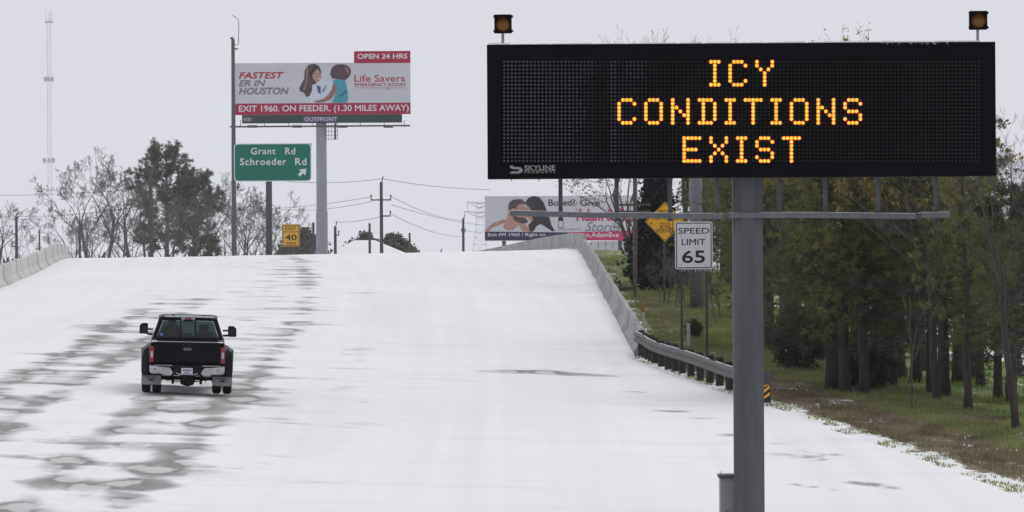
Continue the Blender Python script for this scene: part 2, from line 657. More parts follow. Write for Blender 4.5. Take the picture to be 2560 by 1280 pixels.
M['twig_far'] = mat('pale_far_twigs', (0.125, 0.105, 0.094), 0.9, 0.2, 2)
M['needle'] = leaf_mat('olive_pine_needles', (0.055, 0.074, 0.03), (0.25, 0.24, 0.088), 0.55, 0.42)
M['needle2'] = leaf_mat('blue_green_pine_needles', (0.04, 0.068, 0.036), (0.16, 0.18, 0.08), 0.55, 0.42)
M['needle_far'] = leaf_mat('far_pine_needles', (0.045, 0.075, 0.045), (0.13, 0.175, 0.095), 0.3, 0.35)
M['oak_leaf'] = leaf_mat('withered_oak_leaves', (0.085, 0.09, 0.028), (0.32, 0.20, 0.045), 0.9, 0.4)
M['cedar_leaf'] = leaf_mat('dark_cedar_foliage', (0.007, 0.012, 0.011), (0.016, 0.026, 0.020), 0.8, 0.1)
M['bush_leaf'] = leaf_mat('dark_holly_leaves', (0.025, 0.042, 0.018), (0.075, 0.10, 0.038), 1.2, 0.3)
M['grass_green'] = leaf_mat('winter_green_grass', (0.09, 0.15, 0.032), (0.27, 0.36, 0.10), 0.5, 0.4)
M['grass_dry'] = leaf_mat('dry_brown_grass', (0.13, 0.098, 0.06), (0.31, 0.25, 0.16), 0.8, 0.3)
M['orange'] = mat('orange_marker', (0.36, 0.12, 0.03), 0.6, 0.1)
M['white_post'] = mat('dull_white_post', (0.42, 0.42, 0.40), 0.7, 0.1)
M['siding'] = mat('pale_metal_siding', (0.46, 0.46, 0.47), 0.6, 0.06, 0.5)
M['brick'] = mat('pinkish_brick', (0.26, 0.15, 0.12), 0.85, 0.2, 2)
M['wire'] = mat('power_cable', (0.03, 0.03, 0.033), 0.6, 0.1)
M['tower'] = mat('hazed_tower_steel', (0.45, 0.46, 0.52), 0.6, 0.1)  # distance haze painted in: steel made paler for the far towers
M['far_wood'] = mat('far_wood_mass', (0.075, 0.068, 0.062), 0.9, 0.3, 0.02)


# ------------------------------------------------------------------ lettering
def lettering(name, body, box, d, material, parent, shear=0.0, bold=0.0, depth=0.006, spacing=1.0):
    """flat raised letters filling a photo-pixel box on a board whose face stands at distance d"""
    cu = bpy.data.curves.new('letters', 'FONT')
    cu.body = body
    cu.shear = shear
    cu.space_character = spacing
    cu.resolution_u = 3
    cu.fill_mode = 'FRONT'
    ob = bpy.data.objects.new('letters', cu)
    COL.objects.link(ob)
    bpy.context.view_layer.update()
    dg = bpy.context.evaluated_depsgraph_get()
    me = bpy.data.meshes.new_from_object(ob.evaluated_get(dg))
    bpy.data.objects.remove(ob)
    n = len(me.vertices)
    co = np.empty(n * 3)
    me.vertices.foreach_get('co', co)
    co = co.reshape(-1, 3)
    x0, x1 = co[:, 0].min(), co[:, 0].max()
    y0, y1 = co[:, 1].min(), co[:, 1].max()
    a, b = P(box[0], (box[1] + box[3]) / 2, d), P(box[2], (box[1] + box[3]) / 2, d)
    t, u = P((box[0] + box[2]) / 2, box[1], d), P((box[0] + box[2]) / 2, box[3], d)
    r = parent
    while r.parent:
        r = r.parent
    off = r.location
    hgt = abs(t.z - u.z)
    w = bold * hgt
    bx_ = a.x + w + (co[:, 0] - x0) / (x1 - x0) * (b.x - a.x - 2 * w) - off.x
    bz_ = u.z + w + (co[:, 1] - y0) / (y1 - y0) * (t.z - u.z - 2 * w) - off.z
    faces = [tuple(p.vertices) for p in me.polygons]
    vs_all, fs_all = [], []
    shifts = [(0, 0)] if bold <= 0 else [(0, 0), (w, 0), (-w, 0), (0, w), (0, -w), (w * .7, w * .7), (-w * .7, -w * .7), (w * .7, -w * .7), (-w * .7, w * .7)]
    step = depth / 14
    for k, (sx, sz) in enumerate(shifts):
        yy = np.full(n, d - depth + step * k - off.y)
        o_ = len(vs_all)
        vs_all += np.stack([bx_ + sx, yy, bz_ + sz], -1).tolist()
        fs_all += [tuple(i + o_ for i in fc) for fc in faces]
    me = bpy.data.meshes.new(name)
    me.from_pydata(vs_all, [], fs_all)
    me.materials.clear()
    me.materials.append(material)
    me.update()
    me.name = name
    o = bpy.data.objects.new(name, me)
    COL.objects.link(o)
    o.parent = parent
    return o


def rect_board(mb, box, d, thick, mi=0, radius_px=0.0):
    """upright board seen straight on, filling a photo-pixel box, its face at distance d"""
    cx, cy = (box[0] + box[2]) / 2, (box[1] + box[3]) / 2
    xa, xb = P(box[0], cy, d).x, P(box[2], cy, d).x
    zt, zb = P(cx, box[1], d).z, P(cx, box[3], d).z
    r = radius_px / F * d
    if r <= 0:
        poly = [(xa, zb), (xb, zb), (xb, zt), (xa, zt)]
    else:
        poly = []
        for (ox, oz, a0) in ((xa + r, zb + r, 180), (xb - r, zb + r, 270), (xb - r, zt - r, 0), (xa + r, zt - r, 90)):
            for k in range(5):
                an = math.radians(a0 + 22.5 * k)
                poly.append((ox + r * math.cos(an), oz + r * math.sin(an)))
    mb.prism_xz(poly, d, d + thick, mi)
    return mb


def px_poly(mb, pts, d, thick=0.004, mi=0):
    poly = [(P(a, b, d).x, P(a, b, d).z) for a, b in pts]
    area = sum(poly[i][0] * poly[(i + 1) % len(poly)][1] - poly[(i + 1) % len(poly)][0] * poly[i][1] for i in range(len(poly)))
    if area < 0:
        poly.reverse()
    return mb.prism_xz(poly, d, d + thick, mi)


# ------------------------------------------------------------------ ground
def build_ground():
    xs = np.concatenate([[-4500, -2500, -1200, -600, -300, -200, -140, -110, -90], np.arange(-80, -30, 2.5), np.arange(-30, 40, 0.8),
                         np.arange(40, 90, 4), [100, 130, 180, 260, 400, 700, 1300, 2500, 4500]])
    ds = np.concatenate([[-45, -20, 0, 20, 40, 60, 80], np.arange(90, 260, 1.0), np.arange(260, 460, 2.5), np.arange(460, 860, 8),
                         [880, 950, 1100, 1400, 1800, 2500, 3500, 4900]])
    X, D = np.meshgrid(xs, ds)
    Z = ground_z(X, D)
    xr, xl = XR(D), XL(D)
    edge = X - xr
    inside = (X < xr - 0.05) & (X > xl + 0.05) & (D < 700)
    Z = Z - np.where(inside, np.clip((xr - X) * 0.4, 0.02, 0.10), 0.0)
    rough = np.sin(X * 1.7 + D * 0.31) * 0.02 + np.sin(X * 0.9 - D * 0.53 + 1.3) * 0.03
    Z = Z + np.where(edge > 0.8, rough, 0)
    nr, nc = X.shape
    co = np.stack([X, D, Z], -1).reshape(-1, 3)
    idx = np.arange(nr * nc).reshape(nr, nc)
    q = np.stack([idx[:-1, :-1], idx[:-1, 1:], idx[1:, 1:], idx[1:, :-1]], -1).reshape(-1, 4)
    me = bpy.data.meshes.new('ground')
    me.from_pydata(co.tolist(), [], q.tolist())
    low = np.clip(1 - (Z - 0.0) / 1.6, 0, 1)
    bank = np.where(edge > 0, np.exp(-np.maximum(edge - 0.5, 0) / 0.8) * 0.64, 0.9)
    snow = np.maximum(bank, np.where((edge > 6) & (D > 150), low * 0.72, 0))
    snow = np.maximum(snow, 0.415)
    xbk = np.maximum(np.interp(D, [120, 170, 210, 240, 330], [16.5, 14.6, 12.9, 10.8, 9]), xr + 2.5)
    snow = np.where(X > xbk + 0.8, np.maximum(snow, 0.70), snow)
    snow = np.where((D > 460) | (X < xl - 3) | (X > 45), np.maximum(snow, 0.62), snow)
    at = me.attributes.new('snow', 'FLOAT', 'POINT')
    at.data.foreach_set('value', snow.ravel().astype(np.float32))
    dry = np.where(edge > 0, np.clip(1.15 - np.abs(edge - 1.8) / 3.4, 0, 1) * 0.72 + 0.1, 0.3)
    dry = np.where((D > 192) & (edge > 0), np.clip(0.5 - np.abs(edge - 0.8) * 0.25, 0.05, 0.5), dry)
    dry = dry + np.where((D > 186) & (D < 215) & (edge > 0) & (edge < 3), 0.12, 0)
    at = me.attributes.new('dry', 'FLOAT', 'POINT')
    at.data.foreach_set('value', dry.ravel().astype(np.float32))
    me.materials.append(M['ground'])
    me.polygons.foreach_set('use_smooth', [True] * len(me.polygons))
    o = bpy.data.objects.new('ground', me)
    COL.objects.link(o)
    structure(o)


def build_road():
    ds = np.concatenate([np.arange(-40, 90, 10), np.arange(90, 300, 0.9), np.arange(300, 460, 1.6), np.arange(460, 701, 8)])
    t = np.linspace(0, 1, 120)
    xl, xr = XL(ds), XR(ds)
    T, D = np.meshgrid(t, ds)
    X = xl[:, None] + (xr - xl)[:, None] * T
    # ragged outer edge
    wob = np.array([mnoise.noise((0.0, d * 0.35, 3.0)) * 0.22 + mnoise.noise((0.0, d * 1.1, 9.0)) * 0.12 for d in ds])
    wob = np.where((ds > 186), np.abs(wob) * 0.0, wob)
    X = X + wob[:, None] * np.clip((T - 0.96) / 0.04, 0, 1)
    Z = road_z(X, D) + 0.03
    # snow banked against the foot of the barrier
    bank = np.clip(1 - (xr[:, None] - X) / 0.75, 0, 1) * ((D > 187) & (D < 470))
    bw = np.array([0.5 + 0.9 * mnoise.noise((5.0, d * 0.45, 0.0)) for d in ds])
    Z = Z + 0.13 * bank * np.clip(bw, 0.1, 1.2)[:, None]
    Z = Z - 0.06 * np.clip((T - 0.994) / 0.006, 0, 1) * (D < 187)
    Z = Z + 0.018 * np.sin(X * 0.8 + D * 0.11) * np.sin(D * 0.23 + X * 0.3)
    U = X + q_curve(D)
    wear = np.zeros_like(X)
    lowf = np.array([mnoise.noise((2.0, d * 0.045, 0.0)) for d in ds])[:, None]
    low2 = np.array([mnoise.noise((8.0, d * 0.06, 4.0)) for d in ds])[:, None]

    def band(c, w, amp):
        return np.exp(-((U - c) / w) ** 2) * amp
    ramp_l = np.interp(D, [100, 118, 130, 200, 235, 260], [0.35, 0.7, 1.18, 1.18, 0.75, 0.15])
    ramp_t = np.interp(D, [100, 118, 160, 200, 235, 280, 330, 370], [1.12, 1.15, 1.15, 0.9, 0.72, 0.95, 0.9, 0.2])
    wear = np.maximum(wear, band(-13.6, 0.8, 0.95) * ramp_l + 0.16 * lowf * (np.abs(U + 13.6) < 2))
    wear = np.maximum(wear, band(-11.9, 0.7, 0.93) * ramp_l)
    wear = np.maximum(wear, band(-9.35, 0.75, 1.0) * ramp_t * np.interp(D, [150, 175, 300], [1.0, 0.7, 0.55]))
    wear = np.maximum(wear, band(-7.45, 0.8, 1.02) * ramp_t)
    wear = np.maximum(wear, band(-8.4, 2.7, 0.62) * ramp_t)
    wear = np.maximum(wear, band(-5.0, 1.2, 0.36) * ramp_t)
    wear = np.maximum(wear, band(-12.7, 2.2, 0.62) * ramp_l)
    spots = [(1350, 931, 85, 9, 1.15), (1470, 940, 85, 8, 1.1), (1420, 936, 120, 6, 0.9), (900, 993, 45, 5, 1.1), (893, 1011, 30, 2.5, 0.9),
             (1600, 985, 40, 3, 0.9), (1640, 996, 40, 3, 0.85), (1690, 1030, 45, 4, 0.9), (1740, 1048, 45, 5, 1.1),
             (1815, 1092, 50, 6, 1.0), (1940, 1114, 50, 6, 1.0), (2010, 1132, 50, 4, 0.85), (2040, 1152, 60, 5, 1.0),
             (2065, 1165, 55, 4, 0.95), (2160, 1213, 60, 6, 1.05), (2020, 1222, 60, 7, 1.05), (1560, 955, 60, 3, 0.7),
             (30, 1150, 60, 5, 0.95), (560, 1052, 70, 3, 0.9), (690, 1052, 50, 3, 0.9), (630, 960, 40, 6, 1.0), (200, 1250, 70, 16, 1.1)]
    for (px, py, hw, hh, amp) in spots:
        c = on_ground(px, py)
        d0, d1 = hit(px, py + hh), hit(px, py - hh)
        sx, sd = hw / F * c.y * 1.5, max((d1 - d0) / 2 * 0.8, 0.8)
        lean = -0.12 if px > 1580 else 0.0
        wear = np.maximum(wear, amp * 0.95 * np.exp(-((X - c.x - lean * (D - c.y)) / sx) ** 2 - ((D - c.y + (2.2 if px > 1900 else 0.0) * (X - c.x)) / sd) ** 2))
    nr, nc = X.shape
    co = np.stack([X, D, Z], -1).reshape(-1, 3)
    idx = np.arange(nr * nc).reshape(nr, nc)
    q = np.stack([idx[:-1, :-1], idx[:-1, 1:], idx[1:, 1:], idx[1:, :-1]], -1).reshape(-1, 4)
    me = bpy.data.meshes.new('road')
    me.from_pydata(co.tolist(), [], q.tolist())
    at = me.attributes.new('wear', 'FLOAT', 'POINT')
    at.data.foreach_set('value', wear.ravel().astype(np.float32))
    at = me.attributes.new('ud', 'FLOAT_VECTOR', 'POINT')
    at.data.foreach_set('vector', np.stack([U, D, np.zeros_like(U)], -1).reshape(-1).astype(np.float32))
    me.materials.append(M['snow_road'])
    me.polygons.foreach_set('use_smooth', [True] * len(me.polygons))
    o = bpy.data.objects.new('road', me)
    COL.objects.link(o)
    structure(o)


build_ground()
build_road()


# ------------------------------------------------------------------ concrete barriers
def barrier(name, label, path, height, material, seg_len, lip=0.0, gap=0.03):
    """jersey barrier in cast lengths along a path of (x, d)"""
    pts = [Vector((x, d, gz(min(x, float(XR(d)) - 0.05), d))) for x, d in path]
    root = thing(name, label, 'barrier', pts[0])
    prof = [(-0.31, -0.06), (-0.31, 0.09), (-0.13, 0.34), (-0.085, height - 0.02), (-0.065, height), (0.065, height), (0.085, height - 0.02),
            (0.13, 0.34), (0.31, 0.09), (0.31, -0.06)]
    cum = [0.0]
    for i in range(1, len(pts)):
        cum.append(cum[-1] + (pts[i] - pts[i - 1]).length)

    def at_s(s):
        for i in range(1, len(pts)):
            if s <= cum[i] or i == len(pts) - 1:
                f = (s - cum[i - 1]) / (cum[i] - cum[i - 1])
                return pts[i - 1].lerp(pts[i], f)
    s, k = 0.0, 0
    while s < cum[-1] - 1.0:
        e = min(s + seg_len - gap, cum[-1])
        mb = MB()
        stations = [at_s(s + (e - s) * j / 3) for j in range(4)]
        t = (stations[-1] - stations[0])
        nrm = Vector((t.y, -t.x, 0)).normalized()
        lift = rng.uniform(-lip, lip)
        shift = (lip if k % 2 else -lip) * rng.uniform(0.4, 1.0)
        vs_ = []
        for p in stations:
            for (a, h) in prof:
                vs_.append(p + nrm * (a + shift) + Vector((0, 0, h + lift * (h > 0.5))))
        n = len(prof)
        fs = [(j * n + i, j * n + (i + 1) % n, (j + 1) * n + (i + 1) % n, (j + 1) * n + i) for j in range(3) for i in range(n)]
        fs += [tuple(range(n - 1, -1, -1)), tuple(3 * n + i for i in range(n))]
        mb.add(vs_, fs)
        mb.build('segment', material, root)
        s += seg_len
        k += 1
    return root


barrier('concrete_barrier', 'long weathered grey concrete barrier running uphill beside the grass bank',
        [(4.33, d) for d in np.arange(189, 346, 4.0)], 0.84, M['concrete'], 9.1, 0.014, 0.05)
wall_path = [(float(XR(d)) + 0.33, d) for d in np.arange(346, 560, 3.0)]
barrier('bridge_parapet', 'grey concrete parapet bending left over the crest in front of the couple billboard', wall_path, 1.10, M['concrete'], 9.0, 0.0, 0.02)
barrier('median_barrier', 'pale concrete barrier with dark joints on the far side of the snowy lanes',
        [(float(XL(d)) + 0.55, d) for d in np.arange(230, 385, 4.0)], 0.96, M['concrete_pale'], 6.0, 0.022, 0.12)


# ------------------------------------------------------------------ guard rail
def guard_rail():
    A, B = Vector((4.25, 189.0, 0)), Vector((float(XR(157)) + 0.17, 156.5, 0))
    mid = [A, Vector((4.55, 183, 0)), Vector((5.25, 175, 0)), Vector((6.15, 166, 0)), B]

    def pt(t):
        f = t * (len(mid) - 1)
        i = min(int(f), len(mid) - 2)
        p = mid[i].lerp(mid[i + 1], f - i)
        p.z = gz(p.x, p.y)
        return p
    root = thing('guard_rail', 'grey corrugated steel guard rail on dark posts joining the concrete barrier', 'guard rail', pt(0))
    n = 26
    prof = [(0, 0.44), (-0.075, 0.49), (-0.08, 0.53), (-0.005, 0.585), (-0.005, 0.625), (-0.08, 0.68), (-0.075, 0.72), (0, 0.77)]
    sag = [0.0] * (n + 1)
    vs_, fs = [], []
    for i in range(n + 1):
        p = pt(i / n)
        t = (pt(min(i / n + 0.02, 1)) - pt(max(i / n - 0.02, 0)))
        nr = Vector((-t.y, t.x, 0)).normalized()
        if nr.x > 0:
            nr = -nr
        wav = 0.018 * math.sin(i * 0.55) - 0.04 * (i / n)
        for (a, h) in prof:
            vs_.append(p + nr * (-a + 0.14) + Vector((0, 0, h + wav)))
    m = len(prof)
    for i in range(n):
        for j in range(m - 1):
            fs.append((i * m + j, i * m + j + 1, (i + 1) * m + j + 1, (i + 1) * m + j))
    mb = MB()
    mb.add(vs_, fs)
    rail = mb.build('rail', mat('worn_rail_steel', (0.13, 0.128, 0.124), 0.6, 0.0, 2, metal=0.05, col2=(0.07, 0.066, 0.062), spec=0.25), root, smooth=True)
    sm = rail.modifiers.new('thick', 'SOLIDIFY')
    sm.thickness = 0.012
    snow = MB()
    for i in range(n):
        if i % 5 != 3:
            a, b = Vector(vs_[i * m + m - 1]), Vector(vs_[(i + 1) * m + m - 1])
            snow.tube([a + Vector((0, 0, 0.008)), b + Vector((0, 0, 0.008))], 0.014, 5)
    snow.build('snow_ridge', M['snow'], root)
    k = 17
    for i in range(k):
        p = pt((i + 0.35) / k)
        mb = MB()
        h = 0.82 + rng.uniform(-0.03, 0.04)
        lean = rng.uniform(-0.02, 0.02)
        mb.tube([(p.x, p.y, p.z - 0.1), (p.x + lean, p.y, p.z + h - 0.03), (p.x + lean, p.y, p.z + h)], [0.115, 0.115, 0.09], 9)
        post = mb.build('post', M['timber'], root)
    mb = MB()
    for i in range(k):
        p = pt((i + 0.35) / k)
        mb.box((p.x - 0.16, p.y - 0.09, p.z + 0.42), (p.x - 0.09, p.y + 0.09, p.z + 0.76))
    mb.build('spacer_blocks', M['timber'], root)
    # terminal with striped hazard marker
    e = pt(1.0)
    t = MB()
    t.box((e.x - 0.20, e.y - 0.6, e.z + 0.02), (e.x + 0.10, e.y - 0.35, e.z + 0.86))
    t.build('end_terminal', M['galv_dark'], root, bevel=0.03)
    mk = MB()
    x0, x1, z0, z1, yy = e.x - 0.20, e.x + 0.06, e.z + 0.06, e.z + 0.54, e.y - 0.63
    mk.box((x0, yy, z0), (x1, yy + 0.02, z1))
    face = mk.build('hazard_marker', M['sign_black'], root, label='black and yellow diagonal striped hazard marker')
    st = MB()
    w = x1 - x0
    for i in range(4):
        zb = z0 - 0.04 + i * 0.19
        poly = [(x0, zb), (x1, zb + w * 0.8), (x1, zb + w * 0.8 + 0.09), (x0, zb + 0.09)]
        poly = [(a, min(max(b, z0 + 0.004), z1 - 0.004)) for a, b in poly]
        st.prism_xz(poly, yy - 0.006, yy - 0.001)
    st.build('stripes', M['sign_yellow'], face)


guard_rail()


# ------------------------------------------------------------------ message sign
def message_sign():
    d = 98.0
    s = d / F
    base = P(1873, 700, d)
    bx, by = base.x, d + 0.55
    bz = gz(bx, by)
    root = thing('message_sign', 'large black electronic message sign with amber letters on a grey steel pole', 'message sign', (bx, by, bz))
    xa, xb = P(1218, 277, d).x, P(2489.5, 277, d).x
    zt, zb = P(1853, 108, d).z, P(1853, 443.5, d).z
    cab = MB()
    cab.box((xa, d, zb), (xb, d + 0.75, zt))
    cabinet = cab.build('cabinet', M['black_panel'], root, bevel=0.012)
    # thin frame trim around the face, faint vertical sheet joints
    trim = MB()
    for (a, b, c, e) in ((xa, xb, zt - 0.035, zt - 0.004), (xa, xb, zb + 0.004, zb + 0.03)):
        trim.box((a + 0.004, d - 0.016, c), (b - 0.004, d - 0.002, e))
    for x in (xa + 0.004, xb - 0.034):
        trim.box((x, d - 0.014, zb + 0.031), (x + 0.03, d - 0.002, zt - 0.036))
    for i in range(1, 9):
        x = xa + 0.26 + (xb - xa - 0.52) * i / 9
        for (c, e) in ((zt - 0.30, zt - 0.037), (zb + 0.031, zb + 0.235)):
            trim.box((x, d - 0.006, c), (x + 0.008, d - 0.001, e))
    trim.build('trim', M['black_panel'], cabinet)
    # matrix panel
    cx0, cpx, ry0, rpx = 1260.5, 9.573, 154.6, 9.535
    mp = MB()
    rect_board(mp, (cx0 - 10, ry0 - 8, cx0 + 124 * cpx + 10, ry0 + 26 * rpx + 8), d - 0.008, 0.006)
    matrix = mp.build('matrix_panel', M['black_matrix'], cabinet)
    font = {'I': ['###', '.#.', '.#.', '.#.', '.#.', '.#.', '###'],
            'C': ['.###.', '#...#', '#....', '#....', '#....', '#...#', '.###.'],
            'Y': ['#...#', '#...#', '.#.#.', '..#..', '..#..', '..#..', '..#..'],
            'O': ['.###.', '#...#', '#...#', '#...#', '#...#', '#...#', '.###.'],
            'N': ['#...#', '#...#', '##..#', '#.#.#', '#..##', '#...#', '#...#'],
            'D': ['####.', '.#..#', '.#..#', '.#..#', '.#..#', '.#..#', '####.'],
            'T': ['#####', '..#..', '..#..', '..#..', '..#..', '..#..', '..#..'],
            'S': ['.###.', '#...#', '#....', '.###.', '....#', '#...#', '.###.'],
            'E': ['#####', '#....', '#....', '####.', '#....', '#....', '#####'],
            'X': ['#...#', '#...#', '.#.#.', '..#..', '.#.#.', '#...#', '#...#']}
    lit = set()
    for text, c0, r0 in (('ICY', 54, 0), ('CONDITIONS', 30, 10), ('EXIST', 47, 20)):
        c = c0
        for ch in text:
            g = font[ch]
            mb = MB()
            for r, row in enumerate(g):
                for k, px in enumerate(row):
                    if px == '#':
                        lit.add((c + k, r0 + r))
                        p = P(cx0 + (c + k) * cpx, ry0 + (r0 + r) * rpx, d)
                        mb.disc_xz(p.x, d - 0.020, p.z, 0.0335, 10, 1)
                        for q in range(6):
                            an = q * math.pi / 3 + rng.uniform(0, 1)
                            mb.disc_xz(p.x + 0.0145 * math.cos(an), d - 0.023 - 0.0004 * q, p.z + 0.0145 * math.sin(an), 0.0115, 6, 0)
                        mb.disc_xz(p.x, d - 0.0262, p.z, 0.011, 6, 0)
            mb.build('lit_letter', [M['led_core'], M['led_ring']], matrix)
            c += len(g[0]) + 2
    # unlit pixels: small lenses, with sun glare painted into the paler columns
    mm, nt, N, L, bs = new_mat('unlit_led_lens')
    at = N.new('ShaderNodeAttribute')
    at.attribute_name = 'painted_glare'
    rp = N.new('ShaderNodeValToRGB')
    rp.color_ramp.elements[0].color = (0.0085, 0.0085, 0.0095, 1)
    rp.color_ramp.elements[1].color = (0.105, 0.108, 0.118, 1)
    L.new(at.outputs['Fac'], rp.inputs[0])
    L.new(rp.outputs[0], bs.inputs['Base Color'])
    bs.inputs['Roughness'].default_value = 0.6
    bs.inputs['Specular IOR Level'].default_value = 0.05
    mb = MB()
    vals = []
    colb = {}
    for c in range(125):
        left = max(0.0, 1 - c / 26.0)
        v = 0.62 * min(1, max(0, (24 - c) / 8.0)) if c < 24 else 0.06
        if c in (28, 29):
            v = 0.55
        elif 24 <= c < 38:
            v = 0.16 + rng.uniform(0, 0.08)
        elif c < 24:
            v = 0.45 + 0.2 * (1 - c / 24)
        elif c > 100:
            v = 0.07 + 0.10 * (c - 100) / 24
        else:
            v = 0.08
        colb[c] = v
    for r in range(27):
        for c in range(125):
            if (c, r) in lit:
                continue
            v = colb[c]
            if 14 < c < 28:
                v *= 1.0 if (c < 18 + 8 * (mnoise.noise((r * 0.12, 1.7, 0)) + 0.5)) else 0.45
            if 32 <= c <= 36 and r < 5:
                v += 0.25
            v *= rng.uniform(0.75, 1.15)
            p = P(cx0 + c * cpx, ry0 + r * rpx, d)
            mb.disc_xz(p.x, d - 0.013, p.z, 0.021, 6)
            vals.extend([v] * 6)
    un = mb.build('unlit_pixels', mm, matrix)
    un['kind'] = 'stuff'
    a = un.data.attributes.new('painted_glare', 'FLOAT', 'POINT')
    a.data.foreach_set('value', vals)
    # maker's logo
    lettering('maker_lettering', 'SKYLINE', (1311, 413, 1388, 425), d - 0.004, M['logo_grey'], cabinet, bold=0.025, spacing=1.0)
    lettering('maker_lettering', 'PRODUCTS', (1311, 428, 1388, 433), d - 0.004, M['logo_grey'], cabinet, bold=0.02, spacing=1.4)
    lg = MB()
    px_poly(lg, [(1311, 425.6), (1388, 425.6), (1388, 426.6), (1311, 426.6)], d - 0.005)
    px_poly(lg, [(1274.5, 413.5), (1285, 412.5), (1282, 417.5), (1298, 417.5), (1304, 420), (1307, 425), (1305, 430), (1299, 433.5),
                 (1274, 434), (1279, 428.5), (1296, 428), (1298.5, 425.5), (1296, 423), (1281, 422.5), (1275, 418.5)], d - 0.005)
    lg.build('maker_emblem', M['logo_grey'], cabinet)
    # frost on the top edge and small icicles
    fr = MB()
    x = xa + 0.03
    while x < xb - 0.5:
        w_ = rng.uniform(0.08, 0.4)
        fr.box((x, d + 0.012, zt + 0.002), (x + w_, d + 0.6, zt + rng.uniform(0.012, 0.03)))
        x += w_ + rng.uniform(0.004, 0.05)
    for i in range(26):
        x = P(rng.uniform(2200, 2380), 100, d).x
        fr.tube([(x, d - 0.005, zt + 0.01), (x + rng.uniform(-.03, .03), d - 0.02, zt - rng.uniform(0.01, 0.045))], [0.008, 0.002], 4)
    fr.build('frost', M['snow'], cabinet)
    ic = MB()
    for px in (1279, 1346, 1349, 1500, 1640, 2020, 2140, 2290, 2400):
        p = P(px, 444, d)
        ic.tube([(p.x, d + 0.1, zb + 0.02), (p.x, d + 0.1, zb - rng.uniform(0.03, 0.07))], [0.014, 0.003], 5)
    ic.build('icicles', M['galv_dark'], cabinet)['kind'] = 'stuff'
    # pole: twelve sided
    r = 39.0 * s
    pole = MB()
    pole.tube([(bx, by, bz - 0.1), (bx, by, zt - 0.5)], [r * 1.06, r * 1.04], 8)
    pl = pole.build('pole', M['galv'], root)
    bp = MB()
    bp.tube([(bx, by, bz - 0.05), (bx, by, bz + 0.06)], r * 1.7, 16)
    for k in range(8):
        an = k * math.pi / 4
        bp.tube([(bx + 1.4 * r * math.cos(an), by + 1.4 * r * math.sin(an), bz + 0.05), (bx + 1.4 * r * math.cos(an), by + 1.4 * r * math.sin(an), bz + 0.18)], 0.03, 6)
    bp.build('base_plate', M['galv_dark'], pl)
    # outriggers behind the cabinet carried by the pole, hangers and lower walkway beam
    br = MB()
    br.box((xa + 1.1, d + 0.76, zb + 0.35), (xb - 1.1, d + 0.96, zb + 0.6))
    br.box((xa + 1.1, d + 0.76, zt - 0.7), (xb - 1.1, d + 0.96, zt - 0.45))
    br.build('bracket_beams', M['galv_dark'], root)
    for px in (1402, 1543, 1677, 1795, 1952, 2067, 2200, 2345):
        p = P(px, 500, d)
        hb = P(px, 552, d).z
        mb = MB()
        mb.box((p.x - 0.036, d + 0.42, hb), (p.x + 0.036, d + 0.50, zb + 0.1))
        ch = mb.build('hanger', M['galv_dark'], root)
        bk = MB()
        for dx in (-0.044, 0.034):
            bk.box((p.x + dx, d + 0.36, P(px, 569, d).z), (p.x + dx + 0.012, d + 0.385, P(px, 546, d).z))
        bk.box((p.x - 0.044, d + 0.36, P(px, 570.5, d).z), (p.x + 0.046, d + 0.385, P(px, 568.5, d).z))
        bk.build('clip', M['galv_dark'], ch)
    beam = MB()
    bp1, bp2, bp3, bp4 = P(1275, 538, d), P(1836, 538, d), P(1836, 538, d), P(2378, 537, d)
    pts = [(1275, 533), (1500, 538), (1818, 541), (1836, 538), (2050, 538), (2290, 541), (2310, 538), (2378, 537)]
    hh = 0.045
    pr = [(P(a, b, d).x, P(a, b, d).z) for a, b in pts]
    vs_, fs = [], []
    for (x, z) in pr:
        vs_ += [(x, d + 0.26, z - hh), (x, d + 0.36, z - hh), (x, d + 0.36, z + hh), (x, d + 0.26, z + hh)]
    for i in range(len(pr) - 1):
        for k in range(4):
            fs.append((i * 4 + k, i * 4 + (k + 1) % 4, i * 4 + 4 + (k + 1) % 4, i * 4 + 4 + k))
    fs += [(3, 2, 1, 0), tuple((len(pr) - 1) * 4 + k for k in range(4))]
    beam.add(vs_, fs)
    bm = beam.build('walkway_beam', mat('cold_grey_channel', (0.115, 0.125, 0.135), 0.5, 0.2, 5, metal=0.25), root)
    top = MB()
    for i in range(len(pr) - 1):
        (x0, z0), (x1, z1) = pr[i], pr[i + 1]
        top.add([(x0, d + 0.262, z0 + hh + 0.004), (x1, d + 0.262, z1 + hh + 0.004), (x1, d + 0.35, z1 + hh + 0.012), (x0, d + 0.35, z0 + hh + 0.012)], [(0, 1, 2, 3)])
    top.build('frost', M['ice'], bm)
    ji = MB()
    for px, py in ((1818, 541), (2300, 540)):
        p = P(px, py, d)
        ji = MB()
        ji.box((p.x - 0.05, d + 0.25, p.z - 0.05), (p.x + 0.05, d + 0.37, p.z + 0.055))
        ji.build('joint_clamp', M['galv_dark'], bm)
    # warning beacons
    for px, py in ((1257.5, 59), (2447, 50)):
        c = P(px, py, d)
        h = 23.2 * s
        st = MB()
        st.tube([(c.x - 0.005, d + 0.2, zt - 0.02), (c.x - 0.005, d + 0.2, c.z)], 0.026, 8)
        st.build('beacon_stem', M['galv_pale'], root)
        hb = MB()
        hb.box((c.x - h * 0.94, d + 0.02, c.z - h), (c.x + h * 0.94, d + 0.28, c.z + h))
        for sx in (-1, 1):
            for sz in (-1, 1):
                hb.box((c.x + sx * h * 0.93 - 0.018, d + 0.05, c.z + sz * h * 0.78 - 0.022), (c.x + sx * h * 0.93 + 0.025 * (sx > 0) + 0.0, d + 0.12, c.z + sz * h * 0.78 + 0.022))
        be = hb.build('beacon', M['black_panel'], root, bevel=0.015)
        rg = MB()
        n = 24
